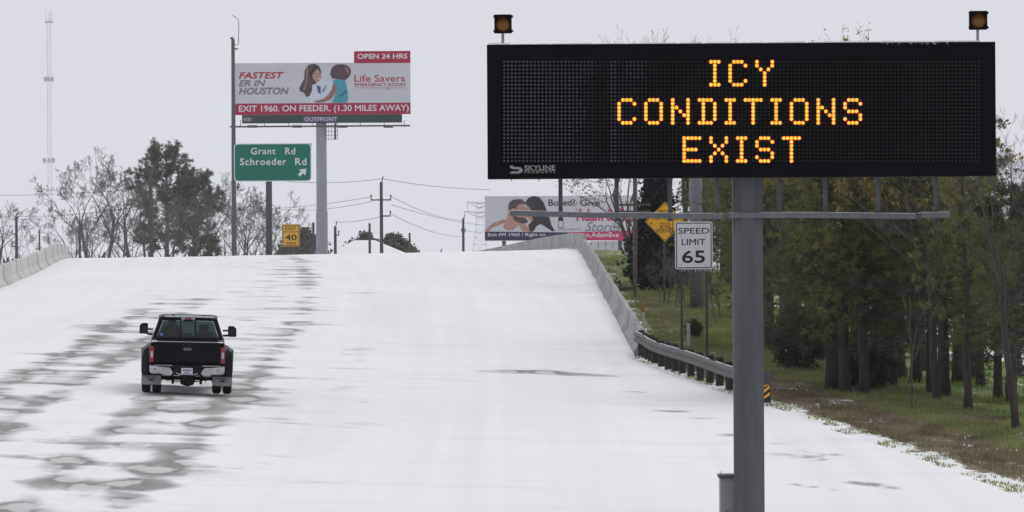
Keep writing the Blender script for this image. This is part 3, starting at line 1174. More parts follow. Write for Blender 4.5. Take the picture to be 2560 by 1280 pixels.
        for k in range(n):     # visor tube, open front, deeper on top
            a0, a1 = 2 * math.pi * k / n, 2 * math.pi * (k + 1) / n
            dep0, dep1 = 0.05 + 0.13 * max(0, math.sin(a0)), 0.05 + 0.13 * max(0, math.sin(a1))
            R1 = h * 0.84
            q = [(c.x + R1 * math.cos(a0), d + 0.018, c.z - 0.01 + R1 * math.sin(a0)), (c.x + R1 * math.cos(a1), d + 0.018, c.z - 0.01 + R1 * math.sin(a1)),
                 (c.x + R1 * math.cos(a1), d + 0.018 - dep1, c.z - 0.01 + R1 * math.sin(a1)), (c.x + R1 * math.cos(a0), d + 0.018 - dep0, c.z - 0.01 + R1 * math.sin(a0))]
            rg.add(q, [(0, 1, 2, 3)])
        rg.build('visor', M['black_panel'], be, smooth=True)
        ln = MB()
        for ring, (rr, yy) in enumerate(((0.82, 0.014), (0.6, -0.008), (0.3, -0.02))):
            pass
        prof = [(0.80, 0.014), (0.62, -0.004), (0.36, -0.018), (0.0, -0.024)]
        vs_, fs = [], []
        for (rr, yy) in prof[:-1]:
            for k in range(n):
                an = 2 * math.pi * k / n
                vs_.append((c.x + h * rr * math.cos(an), d + yy, c.z - 0.01 + h * rr * math.sin(an)))
        vs_.append((c.x, d + prof[-1][1], c.z - 0.01))
        for i in range(2):
            for k in range(n):
                fs.append((i * n + k, i * n + (k + 1) % n, (i + 1) * n + (k + 1) % n, (i + 1) * n + k))
        for k in range(n):
            fs.append((2 * n + k, 2 * n + (k + 1) % n, 3 * n))
        ln.add(vs_, fs)
        ln.build('lens', M['amber'], be, smooth=True)
    # equipment cabinet beside the pole
    c0, c1 = P(1800.5, 1191, d + 0.9), P(1852, 1191, d + 0.9)
    cb = thing('equipment_cabinet', 'grey steel equipment cabinet standing beside the message sign pole', 'cabinet', ((c0.x + c1.x) / 2, d + 1.3, gz(c0.x, d + 1.3)))
    z1 = c0.z
    b = MB()
    b.box((c0.x, d + 0.9, cb.location.z - 0.03), (c1.x + 0.35, d + 1.5, z1 - 0.03))
    body = b.build('body', M['cabinet'], cb, bevel=0.012)
    b = MB()
    b.box((c0.x + 0.03, d + 0.88, cb.location.z + 0.15), (c1.x + 0.32, d + 0.898, z1 - 0.1))
    dr = b.build('door', M['cabinet'], cb, bevel=0.008)
    b = MB()
    b.tube([(c0.x + 0.12, d + 0.86, z1 - 0.75), (c0.x + 0.12, d + 0.86, z1 - 0.6)], 0.015, 6)
    b.build('handle', M['galv_dark'], dr)
    b = MB()
    b.box((c0.x - 0.03, d + 0.86, z1 - 0.029), (c1.x + 0.38, d + 1.54, z1 + 0.03))
    b.build('roof', M['galv_dark'], cb, bevel=0.01)
    b = MB()
    b.tube([(c0.x + 0.01, d + 0.95, z1), (c0.x + 0.012, d + 0.95, z1 + 0.09)], 0.006, 5)
    b.build('aerial', M['galv_pale'], cb)


message_sign()


# ------------------------------------------------------------------ roadside signs
def speed_sign():
    d = 184.6
    box = (1687.5, 554, 1781.5, 673)
    c = P(1735, 673, d)
    root = thing('speed_limit_sign', 'white rectangular speed limit 65 sign on two dark posts behind the guard rail', 'road sign', (c.x, d + 0.05, gz(c.x, d)))
    mb = MB()
    rect_board(mb, box, d, 0.006, 0, 6)
    panel = mb.build('panel', M['sign_white'], root)
    b = MB()
    # black border line as a raised ring
    o, i = 2.6, 4.9
    for (a0, b0, a1, b1) in ((box[0] + o + 4, box[1] + o, box[2] - o - 4, box[1] + i), (box[0] + o + 4, box[3] - i, box[2] - o - 4, box[3] - o),
                             (box[0] + o, box[1] + o + 4, box[0] + i, box[3] - o - 4), (box[2] - i, box[1] + o + 4, box[2] - o, box[3] - o - 4)):
        rect_board(b, (a0, b0, a1, b1), d - 0.004, 0.003)
    for (cx, cy, q) in ((box[0] + o + 4, box[1] + o + 4, 90), (box[2] - o - 4, box[1] + o + 4, 0), (box[0] + o + 4, box[3] - o - 4, 180), (box[2] - o - 4, box[3] - o - 4, 270)):
        pts = []
        for rr in (4.0, 1.7):
            seq = [(cx + rr * math.cos(math.radians(q + k * 22.5)), cy - rr * math.sin(math.radians(q + k * 22.5))) for k in range(5)]
            pts += seq if rr > 2 else seq[::-1]
        px_poly(b, pts, d - 0.004, 0.003)
    b.build('border', M['sign_black'], panel)
    lettering('lettering', 'SPEED', (1696, 569.5, 1773, 584.5), d, M['sign_black'], panel, bold=0.012)
    lettering('lettering', 'LIMIT', (1704, 597, 1763.5, 612.5), d, M['sign_black'], panel, bold=0.012)
    lettering('lettering', '65', (1704.5, 626, 1762.5, 658), d, M['sign_black'], panel, bold=0.03)
    for px in (1703, 1765.5):
        mb = MB()
        t, bt = P(px, 560, d + 0.05), P(px, 800, d + 0.05)
        zb = gz(t.x, d) - 0.15
        mb.box((t.x - 0.042, d + 0.012, zb), (t.x + 0.042, d + 0.09, t.z))
        mb.build('post', M['post_dark'], root)
    bo = MB()
    for px, py in ((1702, 591), (1764, 591), (1703, 662), (1763, 663)):
        p = P(px, py, d)
        bo.disc_xz(p.x, d - 0.008, p.z, 0.017, 8)
    bo.build('bolts', M['galv_dark'], panel)
    ic = MB()
    for k in range(15):
        p = P(1690 + 90 * rng.random() ** 0.8, 673, d)
        ic.tube([(p.x, d + 0.003, p.z + 0.01), (p.x, d + 0.003, p.z - rng.uniform(0.03, 0.12))], [0.013, 0.003], 5)
    ic.build('icicles', M['ice'], panel)['kind'] = 'stuff'


def diamond_sign():
    d = 245.0
    cx, cy, h = 1662.5, 554.5, 50
    c = P(cx, cy, d)
    root = thing('warning_sign', 'yellow diamond bridge ice warning sign partly behind the speed limit sign', 'road sign', (c.x, d + 0.05, gz(c.x, d)))
    mb = MB()

    def dia(hh, r=4.0):
        pts = []
        for q in (0, 90, 180, 270):
            a = math.radians(q)
            ex, ey = math.cos(a), math.sin(a)
            for k in (-1, 0, 1):
                rr = hh - r * (1 - (0.41 if k == 0 else 0.0)) * 1.0
                tx, ty = -ey * k * r * 0.7, ex * k * r * 0.7
                pts.append((cx + ex * (hh - (0.8 if k == 0 else 2.6)) + tx, cy - ey * (hh - (0.8 if k == 0 else 2.6)) - ty))
        return pts
    px_poly(mb, dia(h), d, 0.006)
    panel = mb.build('panel', M['sign_yellow'], root)
    b = MB()
    o, i = dia(h - 2.2), dia(h - 4.4)
    n = len(o)
    for k in range(n):
        px_poly(b, [o[k], o[(k + 1) % n], i[(k + 1) % n], i[k]], d - 0.004, 0.003)
    b.build('border', M['sign_black'], panel)
    for t, box in (('BRIDGE', (1647, 524, 1683, 535)), ('MAY ICE IN', (1632, 541, 1694, 551)), ('COLD', (1650, 556, 1676, 567)), ('WEATHER', (1640, 571, 1686, 582))):
        lettering('lettering', t, box, d, M['sign_black'], panel, bold=0.008)
    mb = MB()
    t = P(1660, 560, d)
    mb.box((t.x - 0.045, d + 0.012, root.location.z - 0.15), (t.x + 0.045, d + 0.09, t.z))
    mb.build('post', M['rust'], root)


def green_sign():
    d = 400.0
    c = P(672, 640, d)
    root = thing('guide_sign', 'green exit guide sign reading Grant Rd and Schroeder Rd on one pole', 'road sign', (c.x, d + 0.25, gz(c.x, d)))
    box = (585, 358.5, 778.5, 453.5)
    mb = MB()
    rect_board(mb, box, d, 0.02, 0, 9)
    rim = mb.build('panel', M['bb_text_white'], root)
    mb = MB()
    rect_board(mb, (box[0] + 2.2, box[1] + 2.2, box[2] - 2.2, box[3] - 2.2), d - 0.012, 0.009, 0, 8)
    face = mb.build('face', M['sign_green'], rim)
    for t, b in (('Grant', (627, 369, 689, 386)), ('Rd', (713, 369, 738, 386)), ('Schroeder', (600, 395, 716, 413)), ('Rd', (738, 395, 766, 413))):
        lettering('lettering', t, b, d - 0.012, M['bb_text_white'], rim, bold=0.022, spacing=1.12, depth=0.01)
    ar = MB()
    px_poly(ar, [(766, 421.5), (763.5, 439.5), (757.8, 433.5), (750, 441.5), (744.5, 436), (752.5, 428.2), (747, 424)], d - 0.022, 0.008)
    ar.build('arrow', M['bb_text_white'], rim)
    tri = MB()
    px_poly(tri, [(773, 358.5), (778.5, 358.5), (778.5, 365)], d + 0.03, 0.01)
    tri.build('corner_backing', M['galv_dark'], root)
    mb = MB()
    p = P(672, 400, d)
    mb.tube([(c.x, d + 0.25, root.location.z - 0.3), (p.x, d + 0.25, P(672, 364, d).z)], [8.6 / F * d, 7.4 / F * d], 14)
    mb.build('pole', M['galv_dark'], root, smooth=True)
    mb = MB()
    for py in (380, 432):
        z = P(680, py, d).z
        mb.box((P(592, py, d).x, d + 0.021, z - 0.06), (P(770, py, d).x, d + 0.1, z + 0.06))
    mb.build('support_rails', M['galv_dark'], root)


def exit_sign():
    d = 396.0
    c = P(727.5, 640, d)
    root = thing('exit_speed_sign', 'small yellow exit 40 mph advisory sign on a thin post', 'road sign', (c.x, d + 0.05, gz(c.x, d)))
    box = (705, 560.5, 749.5, 616.5)
    mb = MB()
    rect_board(mb, box, d, 0.012, 0, 3)
    panel = mb.build('panel', M['sign_yellow_dull'], root)
    b = MB()
    for bx in ((706.5, 562, 748, 563.6), (706.5, 613.6, 748, 615.2), (706.5, 563.6, 708, 613.6), (746.5, 563.6, 748, 613.6), (708, 579, 746.5, 580.3)):
        rect_board(b, bx, d - 0.006, 0.004)
    b.build('border', M['sign_black'], panel)
    for t, bb, w in (('EXIT', (714, 566.5, 740, 575.5), 0.01), ('40', (713, 586, 742, 601), 0.03), ('MPH', (717, 605, 739, 612), 0.01)):
        lettering('lettering', t, bb, d, M['sign_black'], panel, bold=w, depth=0.008)
    mb = MB()
    mb.box((c.x - 0.04, d + 0.015, root.location.z - 0.2), (c.x + 0.04, d + 0.09, P(727, 570, d).z))
    mb.build('post', M['post_dark'], root)


speed_sign()
diamond_sign()
green_sign()
exit_sign()


# ------------------------------------------------------------------ billboards
def hospital_billboard():
    d = 550.0
    c = P(804.5, 640, d)
    root = thing('billboard', 'tall red and white emergency room billboard on a single thick grey pole', 'billboard', (c.x, d + 0.9, gz(c.x, d)))
    s = d / F
    mb = MB()
    rect_board(mb, (585, 157, 1026, 286), d, 0.35)
    panel = mb.build('panel', M['bb_white'], root)
    mb = MB()
    rect_board(mb, (585.5, 258, 1026.5, 286.5), d - 0.02, 0.015)
    band = mb.build('red_band', M['bb_red'], panel)
    mb = MB()
    rect_board(mb, (885, 127.5, 1026, 157.5), d - 0.03, 0.2)
    tab = mb.build('red_topper', M['bb_red'], root)
    mb = MB()
    rect_board(mb, (605, 286.6, 1005, 307.5), d + 0.02, 0.3)
    mb.build('skirt', M['bb_skirt'], root)
    mb = MB()
    px_poly(mb, [(757.5, 290.5), (846, 291), (841, 304.5), (759, 304.5)], d + 0.005, 0.012)
    pl = mb.build('owner_plate', M['bb_purple'], root)
    lettering('lettering', 'OUTFRONT', (761, 293, 842, 302.5), d + 0.004, M['bb_text_white'], pl, bold=0.01, depth=0.012)
    mb = MB()
    rect_board(mb, (608, 294, 628, 303), d + 0.008, 0.01)
    mb.build('number_plate', M['logo_grey'], root)
    # printed picture
    def crop(pts):
        return [(540 + a / 3.765, b / 3.765) for a, b in pts]
    layers = [('printed_coat', M['ink_coat'], [(895, 800), (940, 770), (1000, 740), (1085, 770), (1100, 800), (1080, 870), (1060, 930), (950, 966), (835, 966), (840, 910), (880, 905)]),
              ('printed_hair', M['ink_brown'], [(870, 610), (925, 600), (970, 620), (990, 670), (985, 720), (940, 790), (905, 800), (905, 850), (880, 905), (852, 915), (826, 870), (790, 860), (782, 830), (805, 790), (830, 740), (835, 660)]),
              ('printed_face', M['ink_skin'], [(905, 705), (925, 672), (957, 650), (980, 680), (991, 725), (980, 760), (945, 778), (918, 748)]),
              ('printed_blouse', M['ink_blue'], [(945, 800), (985, 815), (985, 890), (962, 870)]),
              ('printed_hair', M['ink_plum'], [(1085, 650), (1105, 622), (1140, 606), (1200, 605), (1240, 618), (1265, 645), (1272, 675), (1255, 720), (1222, 752), (1190, 760), (1150, 745), (1095, 738), (1075, 700)]),
              ('printed_shirt', M['ink_teal'], [(1105, 752), (1150, 746), (1215, 758), (1230, 820), (1245, 925), (1227, 966), (1092, 966), (1125, 890), (1140, 805), (1105, 792)]),
              ('printed_arm', M['ink_skin_dark'], [(1100, 792), (1140, 803), (1122, 875), (1082, 935), (1005, 962), (930, 966), (928, 953), (1010, 930), (1062, 888), (1092, 840)])]
    layers += [('printed_strand', M['ink_skin_dark'], [(845, 720), (852, 650), (872, 625), (862, 700), (858, 790), (835, 850), (815, 845), (838, 790)]),
               ('printed_strand', M['ink_black'], [(905, 640), (935, 612), (962, 625), (925, 668), (903, 705), (895, 770), (885, 700)]),
               ('printed_smile', M['bb_text_white'], [(958, 738), (984, 730), (980, 742), (964, 748)]),
               ('printed_eye', M['ink_black'], [(940, 698), (956, 694), (956, 700), (942, 703)]),
               ('printed_eye', M['ink_black'], [(970, 692), (981, 690), (981, 696), (971, 698)]),
               ('printed_strand', M['ink_brown'], [(1100, 660), (1125, 630), (1165, 622), (1140, 650), (1120, 690), (1105, 720)]),
               ('printed_strand', M['ink_skin_dark'], [(1200, 622), (1240, 640), (1255, 675), (1235, 700), (1225, 660)]),
               ('printed_fold', M['ink_blue'], [(1165, 900), (1230, 850), (1236, 862), (1170, 912)]),
               ('printed_fold', M['bb_grey_text'], [(1000, 860), (1035, 800), (1040, 806), (1010, 870)])]
    for k, (nm, m_, pts) in enumerate(layers):
        mb = MB()
        px_poly(mb, crop(pts), d - 0.012 - 0.006 * k, 0.005)
        mb.build(nm, m_, panel)
    L_ = lambda t, b, m_, **k: lettering('lettering', t, b, d - 0.002, m_, panel, depth=0.012, **k)
    L_('FASTEST', (597, 180, 710, 197), M['bb_red_text'], shear=0.25, bold=0.045)
    L_('ER IN', (597, 200, 664.5, 216), M['bb_grey_text'], shear=0.25, bold=0.045)
    L_('HOUSTON', (597, 218.5, 722.5, 236.5), M['bb_grey_text'], shear=0.25, bold=0.045)
    L_('Life Savers', (886, 187, 1012, 204.5), M['bb_red_text'], bold=0.015)
    L_('EMERGENCY ROOM', (886.5, 207.5, 1012.5, 215.5), M['bb_red_text'], bold=0.025)
    mb = MB()
    pts = [(887, 219.5), (964, 219.5), (967, 221.5), (969, 215.5), (971.5, 226), (974, 219.5), (1012, 219.5)]
    for i in range(len(pts) - 1):
        a, b = P(*pts[i], d - 0.01), P(*pts[i + 1], d - 0.01)
        mb.tube([a, b], 0.02, 4)
    mb.build('pulse_line', M['bb_red_text'], panel)
    lettering('lettering', 'EXIT 1960. ON FEEDER. (1.30 MILES AWAY)', (597, 262.5, 1022, 283), d - 0.021, M['bb_text_white'], band, bold=0.02, depth=0.012)
    lettering('lettering', 'OPEN 24 HRS', (893.5, 134, 1018.5, 147), d - 0.031, M['bb_text_white'], tab, bold=0.035, depth=0.012)
    # pole, collar, catwalk, floodlights, ladder cage
    mb = MB()
    mb.tube([(c.x, d + 0.9, root.location.z - 0.5), P(804.5, 528, d + 0.9), P(804.5, 526, d + 0.9), P(803, 300, d + 0.9)], [14.8 * s, 14.8 * s, 13.4 * s, 13.2 * s], 20)
    mb.build('pole', M['galv_pale'], root, smooth=False)
    mb = MB()
    a, b = P(575, 317, d - 0.9), P(1025, 314, d - 0.9)
    mb.tube([a, b], 0.09, 6)
    mb.tube([a + Vector((0, 0.5, 0)), b + Vector((0, 0.5, 0))], 0.06, 5)
    for px in (600, 660, 720, 780, 840, 900, 960, 1010):
        p = P(px, 315, d - 0.9)
        mb.box((p.x - 0.05, d - 0.9, p.z - 0.04), (p.x + 0.05, d + 0.4, p.z + 0.04))
        mb.tube([(p.x, d + 0.1, p.z), (p.x, d + 0.1, p.z + 0.6)], 0.04, 4)
    mb.build('catwalk', M['galv_dark'], root)
    for px in (632, 744, 858, 972):
        mb = MB()
        p = P(px, 316, d - 1.2)
        mb.box((p.x - 0.5, d - 1.35, p.z - 0.13), (p.x + 0.42, d - 1.0, p.z + 0.12))
        mb.tube([(p.x, d - 1.1, p.z), (p.x, d - 0.5, p.z + 0.1)], 0.05, 5)
        mb.build('floodlight', M['galv_dark'], root, bevel=0.05)
    mb = MB()
    for px in (816, 822, 829, 836, 844):
        mb.tube([P(px, 308, d + 0.5), P(px, 349, d + 0.5)], 0.03, 4)
    for py in (318, 328, 338, 348):
        mb.tube([P(815, py, d + 0.49), P(845, py, d + 0.49)], 0.03, 4)
    mb.tube([P(838, 308, d + 0.45), P(838, 349, d + 0.45)], 0.1, 5)
    mb.build('ladder_cage', M['galv_dark'], root)


def couple_billboard():
    d = 540.0
    c = P(1405, 640, d)
    root = thing('billboard', 'low billboard showing a couple embracing, partly behind a leafy tree', 'billboard', (c.x, d + 0.6, gz(c.x, d)))
    mb = MB()
    rect_board(mb, (1212, 489.5, 1597, 601.5), d, 0.3)
    panel = mb.build('panel', M['bb_white'], root)
    mb = MB()
    px_poly(mb, [(1212.5, 579), (1420, 581), (1420, 601), (1212.5, 601)], d - 0.016, 0.01)
    navy = mb.build('navy_band', M['bb_navy'], panel)
    mb = MB()
    px_poly(mb, [(1420.5, 581), (1597, 576), (1597, 601), (1420.5, 601)], d - 0.016, 0.01)
    pink = mb.build('crimson_band', M['bb_pink'], panel)

    def crop(pts):
        return [(1200 + a / 5.819, 420 + b / 5.819) for a, b in pts]
    layers = [('printed_arm', M['ink_skin'], [(80, 922), (100, 875), (190, 800), (370, 740), (380, 790), (180, 870), (130, 922)]),
              ('printed_neck', M['ink_skin'], [(415, 640), (520, 700), (560, 780), (680, 830), (725, 925), (620, 925), (560, 830), (480, 905), (380, 905), (330, 850), (370, 800)]),
              ('printed_hair', M['ink_black'], [(655, 500), (700, 440), (780, 405), (860, 425), (920, 490), (965, 600), (1010, 720), (1040, 830), (1085, 915), (1050, 920), (960, 860), (880, 815), (820, 850), (775, 925), (725, 925), (700, 830), (760, 770), (740, 600), (690, 560)]),
              ('printed_face', M['ink_skin'], [(430, 640), (450, 590), (520, 600), (560, 530), (610, 520), (660, 570), (700, 545), (735, 600), (770, 760), (740, 780), (690, 720), (640, 760), (560, 740), (470, 690)]),
              ('printed_beard', M['ink_brown'], [(475, 690), (540, 710), (640, 720), (695, 760), (690, 800), (620, 810), (540, 790), (490, 750)]),
              ('printed_hair', M['ink_brown'], [(412, 560), (425, 500), (470, 465), (540, 455), (610, 455), (655, 500), (665, 545), (610, 520), (560, 530), (520, 600), (480, 585), (440, 610), (415, 630)])]
    for k, (nm, m_, pts) in enumerate(layers):
        mb = MB()
        px_poly(mb, crop(pts), d - 0.010 - 0.006 * k, 0.005)
        mb.build(nm, m_, panel)
    L_ = lambda t, b, m_, par, **k: lettering('lettering', t, b, d - 0.018, m_, par, depth=0.01, **k)
    L_('Bored?', (1371, 498, 1438, 515), M['ink_black'], panel, bold=0.02)
    L_('Give', (1450, 498, 1500, 515), M['ink_black'], panel, bold=0.02)
    L_('Adam & Eve', (1440, 521, 1582, 553), M['bb_pink'], panel, bold=0.03)
    L_('Stores', (1463, 555, 1552, 578), M['bb_grey_text'], panel, shear=0.35, bold=0.0)
    L_('shop with us!', (1397, 570, 1453, 577), M['bb_grey_text'], panel)
    L_('Exit FM 1960 / Right on', (1220, 582.5, 1363, 593), M['bb_text_white'], navy, bold=0.015)
    L_('n.AdamEve', (1466, 581, 1547, 593), M['bb_text_white'], pink, bold=0.015)
    for px in (1260, 1405, 1550):
        mb = MB()
        p = P(px, 600, d + 0.5)
        mb.tube([(p.x, d + 0.55, gz(p.x, d) - 0.3), (p.x, d + 0.55, P(px, 500, d).z)], 0.2, 8)
        mb.build('post', M['galv_dark'], root)


hospital_billboard()
couple_billboard()


# ------------------------------------------------------------------ poles and wires
def its_pole():
    d = 430.0
    c = P(585.5, 640, d)
    root = thing('camera_pole', 'tall slim dark pole with a thin whip aerial beside the emergency room billboard', 'pole', (c.x, d, gz(c.x, d)))
    mb = MB()
    mb.tube([(c.x, d, root.location.z - 0.3), P(582.5, 98, d)], [6.4 / F * d, 4.4 / F * d], 10)
    mb.build('shaft', M['pole_grey'], root, smooth=True)
    mb = MB()
    mb.tube([P(583, 112, d), P(594, 112, d), P(596, 108, d), P(597, 60, d), P(596, 50, d), P(588, 42, d), P(580, 38, d)], 0.028, 5)
    mb.build('whip_aerial', M['galv'], root)
    mb = MB()
    p = P(591, 122, d)
    mb.box((p.x - 0.12, d - 0.1, p.z - 0.05), (p.x + 0.12, d + 0.1, p.z + 0.05))
    mb.build('camera_head', M['galv_dark'], root, bevel=0.02)
    mb = MB()
    p = P(579, 95, d)
    mb.box((p.x - 0.1, d - 0.1, p.z - 0.08), (p.x + 0.15, d + 0.1, p.z + 0.06))
    mb.build('camera_head', M['galv_dark'], root, bevel=0.02)
    mb = MB()
    p = P(600, 523, d)
    mb.tube([(p.x - 0.45, d, p.z), (p.x, d, p.z)], 0.03, 5)
    mb.lathe_x([(-0.13, 0.02), (-0.09, 0.11), (0, 0.15), (0.09, 0.11), (0.13, 0.02)], p.x, d, p.z, 10)
    mb.build('sensor_ball', M['galv_dark'], root)


its_pole()


def utility_pole(label, px, top, d, w_px, arms=(), gear=False, mat_=None):
    c = P(px, 640, d)
    root = thing('utility_pole', label, 'utility pole', (c.x, d, gz(c.x, d)), 'power poles beyond the crest')
    mb = MB()
    r = w_px / 2 / F * d
    t = P(px, top, d)
    mb.tube([(t.x, d, root.location.z - 0.3), (t.x, d, t.z)], [r * 1.12, r * 0.85], 9)
    sh = mb.build('shaft', mat_ or M['pole_wood'], root, smooth=True)
    for (x0, x1, y) in arms:
        mb = MB()
        a, b = P(x0, y, d), P(x1, y, d)
        mb.box((a.x, d - r - 0.14, a.z - 0.07), (b.x, d - r - 0.01, a.z + 0.07))
        ar = mb.build('crossarm', M['pole_wood'], root)
        ins = MB()
        for q in ((x0 + 1), (x1 - 1)):
            p = P(q, y, d)
            ins.tube([(p.x, d - r - 0.07, p.z + 0.06), (p.x, d - r - 0.07, p.z + 0.55)], [0.05, 0.09], 6)
        ins.build('insulators', M['galv_dark'], ar)
    if gear:
        mb = MB()
        p = P(px, top, d)
        mb.tube([(p.x + 0.06, d, p.z), (p.x + 0.2, d, p.z + 0.6)], 0.06, 5)
        mb.build('top_pin', M['galv_dark'], root)
    return root


utility_pole('dark wooden power pole with two crossarms to the right of the billboard pole', 953, 455, 600, 9, ((927, 978, 500), (955, 977, 540)), True)
utility_pole('short power pole with small fittings in front of the far steel pylon', 1158, 546, 900, 7, ((1153, 1164, 580),), True)
utility_pole('tall dark bare pole standing in front of the big round pine', 377, 418, 700, 11)
utility_pole('dark pole just left of the thick billboard pole', 783.5, 556, 640, 7)
utility_pole('leaning pole with a drum transformer right of the billboard pole', 838, 566, 660, 8, ((836, 848, 588),), True)
utility_pole('plain short pole in front of the snowy roof', 924, 558, 680, 7)
utility_pole('small pole among the round oaks', 1024, 582, 820, 6)
utility_pole('pole with side brackets beyond the pale median barrier', 41, 542, 760, 8, ((30, 42, 585), (30, 42, 616)))
utility_pole('small stubby pole between the pylon and the radio mast', 98.5, 575, 900, 5, (), True)
utility_pole('thin pole half hidden by bare trees', 199, 553, 820, 7)


def wire(label, a, b, sag, r=0.03):
    A, B = P(*a), P(*b)
    n = 12
    mid = A.lerp(B, 0.5)
    mb = MB()
    pts = []
    for i in range(n + 1):
        t = i / n
        p = A.lerp(B, t)
        pts.append((p.x, p.y, p.z - sag * 4 * t * (1 - t)))
    mb.tube(pts, r, 4, caps=False)
    o = mb.build('power_wire', M['wire'])
    tag(o, label, 'wire', 'overhead power wires')


WL = 'thin dark overhead power wire strung between the wooden poles'
wire('topmost wire running right from the two armed pole towards the message sign', (957, 447, 600), (1225, 474, 640), 0.25)
wire('topmost wire running left from the two armed pole behind the billboard pole', (957, 447, 600), (700, 452, 620), 0.3)
wire('upper arm wire sloping down right from the two armed pole', (980, 492, 600), (1160, 551, 900), 0.6)
wire('wire sloping right from the middle of the two armed pole', (980, 512, 600), (1240, 564, 900), 0.5)
wire('lower arm wire sloping down to the short pole by the pylon', (980, 536, 600), (1157, 592, 900), 0.6)
wire('upper wire from the two armed pole towards the green sign', (928, 492, 600), (560, 522, 800), 0.5)
wire('lower wire from the two armed pole towards the green sign', (928, 504, 600), (700, 524, 760), 0.4)
wire('short wire between the two armed pole and the leaning transformer pole', (955, 541, 600), (835, 555, 660), 0.2)
wire(WL, (-60, 489, 760), (377, 470, 700), 0.25)
wire(WL, (-60, 540, 760), (42, 541, 760), 0.1)
wire(WL, (42, 541, 760), (377, 512, 700), 0.4)
wire(WL, (377, 455, 700), (585, 500, 700), 0.3)
wire(WL, (377, 460, 700), (600, 545, 760), 0.3)
wire(WL, (1160, 575, 900), (1420, 548, 620), 1.0)
wire(WL, (380, 486, 700), (560, 530, 700), 0.3)


def lattice(mb, a, b, w0, w1, bays, r):
    """square lattice column from a to b"""
    A, B = Vector(a), Vector(b)
    prev = None
    for i in range(bays + 1):
        t = i / bays
        c = A.lerp(B, t)
        w = (w0 + (w1 - w0) * t) / 2
        cs = [c + Vector((sx * w, sy * w, 0)) for sx, sy in ((-1, -1), (1, -1), (1, 1), (-1, 1))]
        if prev:
            for k in range(4):
                mb.tube([prev[k], cs[k]], r, 4, caps=False)
                mb.tube([prev[k], cs[(k + 1) % 4]], r * 0.6, 3, caps=False)
                mb.tube([cs[k], cs[(k + 1) % 4]], r * 0.6, 3, caps=False)
        prev = cs


def radio_mast():
    d = 2400.0
    c = P(122, 640, d)
    root = thing('radio_mast', 'very tall guyed lattice radio mast fading into the haze', 'radio mast', (c.x, d, 0))
    top = P(122, 48, d)
    mb = MB()
    lattice(mb, (top.x, d, -0.5), top, 1.5, 1.5, 80, 0.05)
    mb.build('shaft', M['tower'], root)
    for py, w in ((198, 3.4), (401, 4.4), (566, 3.6)):
        p = P(122, py, d)
        mb = MB()
        for k in range(8):
            an = k * math.pi / 4
            mb.box((p.x + w / 2 * math.cos(an) - 0.3, d + w / 2 * math.sin(an) - 0.2, p.z - 1.0), (p.x + w / 2 * math.cos(an) + 0.3, d + w / 2 * math.sin(an) + 0.2, p.z + 1.0))
        mb.box((p.x - w / 2, d - 0.2, p.z - 0.2), (p.x + w / 2, d + 0.2, p.z + 0.2))
        mb.build('antenna_ring', M['tower'], root)
    mb = MB()
    for dx, h in ((-1.2, 4.5), (0, 2.5), (0.6, 3.5), (1.2, 4)):
        mb.tube([(top.x + dx, d, top.z - 1), (top.x + dx, d, top.z + h)], 0.12, 4)
    mb.box((top.x - 1.8, d - 0.3, top.z - 1.6), (top.x + 1.8, d + 0.3, top.z - 0.9))
    mb.build('top_antennas', M['tower'], root)
    mb = MB()
    for py in (100, 240, 400):
        p = P(122, py, d)
        for k in range(3):
            an = math.radians(20 + 120 * k)
            mb.tube([p, (p.x + 60 * math.cos(an), d + 60 * math.sin(an), 0)], 0.010, 3, caps=False)
    mb.build('guy_wires', M['wire'], root)


def pylon(label, px, top_py, d, w_arm):
    c = P(px, 640, d)
    root = thing('pylon', label, 'pylon', (c.x, d, 0), 'far steel pylons')
    t = P(px, top_py, d)
    mb = MB()
    H = t.z
    lattice(mb, (c.x, d, 0), (c.x, d, H * 0.62), 6.0, 2.2, 7, 0.08)
    lattice(mb, (c.x, d, H * 0.62), (c.x, d, H), 2.2, 1.4, 5, 0.07)
    mb.build('lattice_body', M['tower'], root)
    for f, w in ((0.97, w_arm), (0.85, w_arm * 1.25)):
        mb = MB()
        for s_ in (-1, 1):
            mb.tube([(c.x, d, H * f), (c.x + s_ * w, d, H * f + 0.5)], [0.25, 0.1], 4)
            mb.tube([(c.x, d, H * (f - 0.06)), (c.x + s_ * w, d, H * f + 0.4)], [0.2, 0.1], 4)
            mb.tube([(c.x + s_ * w, d, H * f + 0.4), (c.x + s_ * w, d, H * f - 1.6)], 0.12, 4)
        mb.build('crossarm', M['tower'], root)


radio_mast()
pylon('pale blue far steel pylon left of the couple billboard', 1200, 503, 1500, 3.2)
pylon('pale far steel pylon beyond the median barrier', 60, 545, 2000, 5.5)


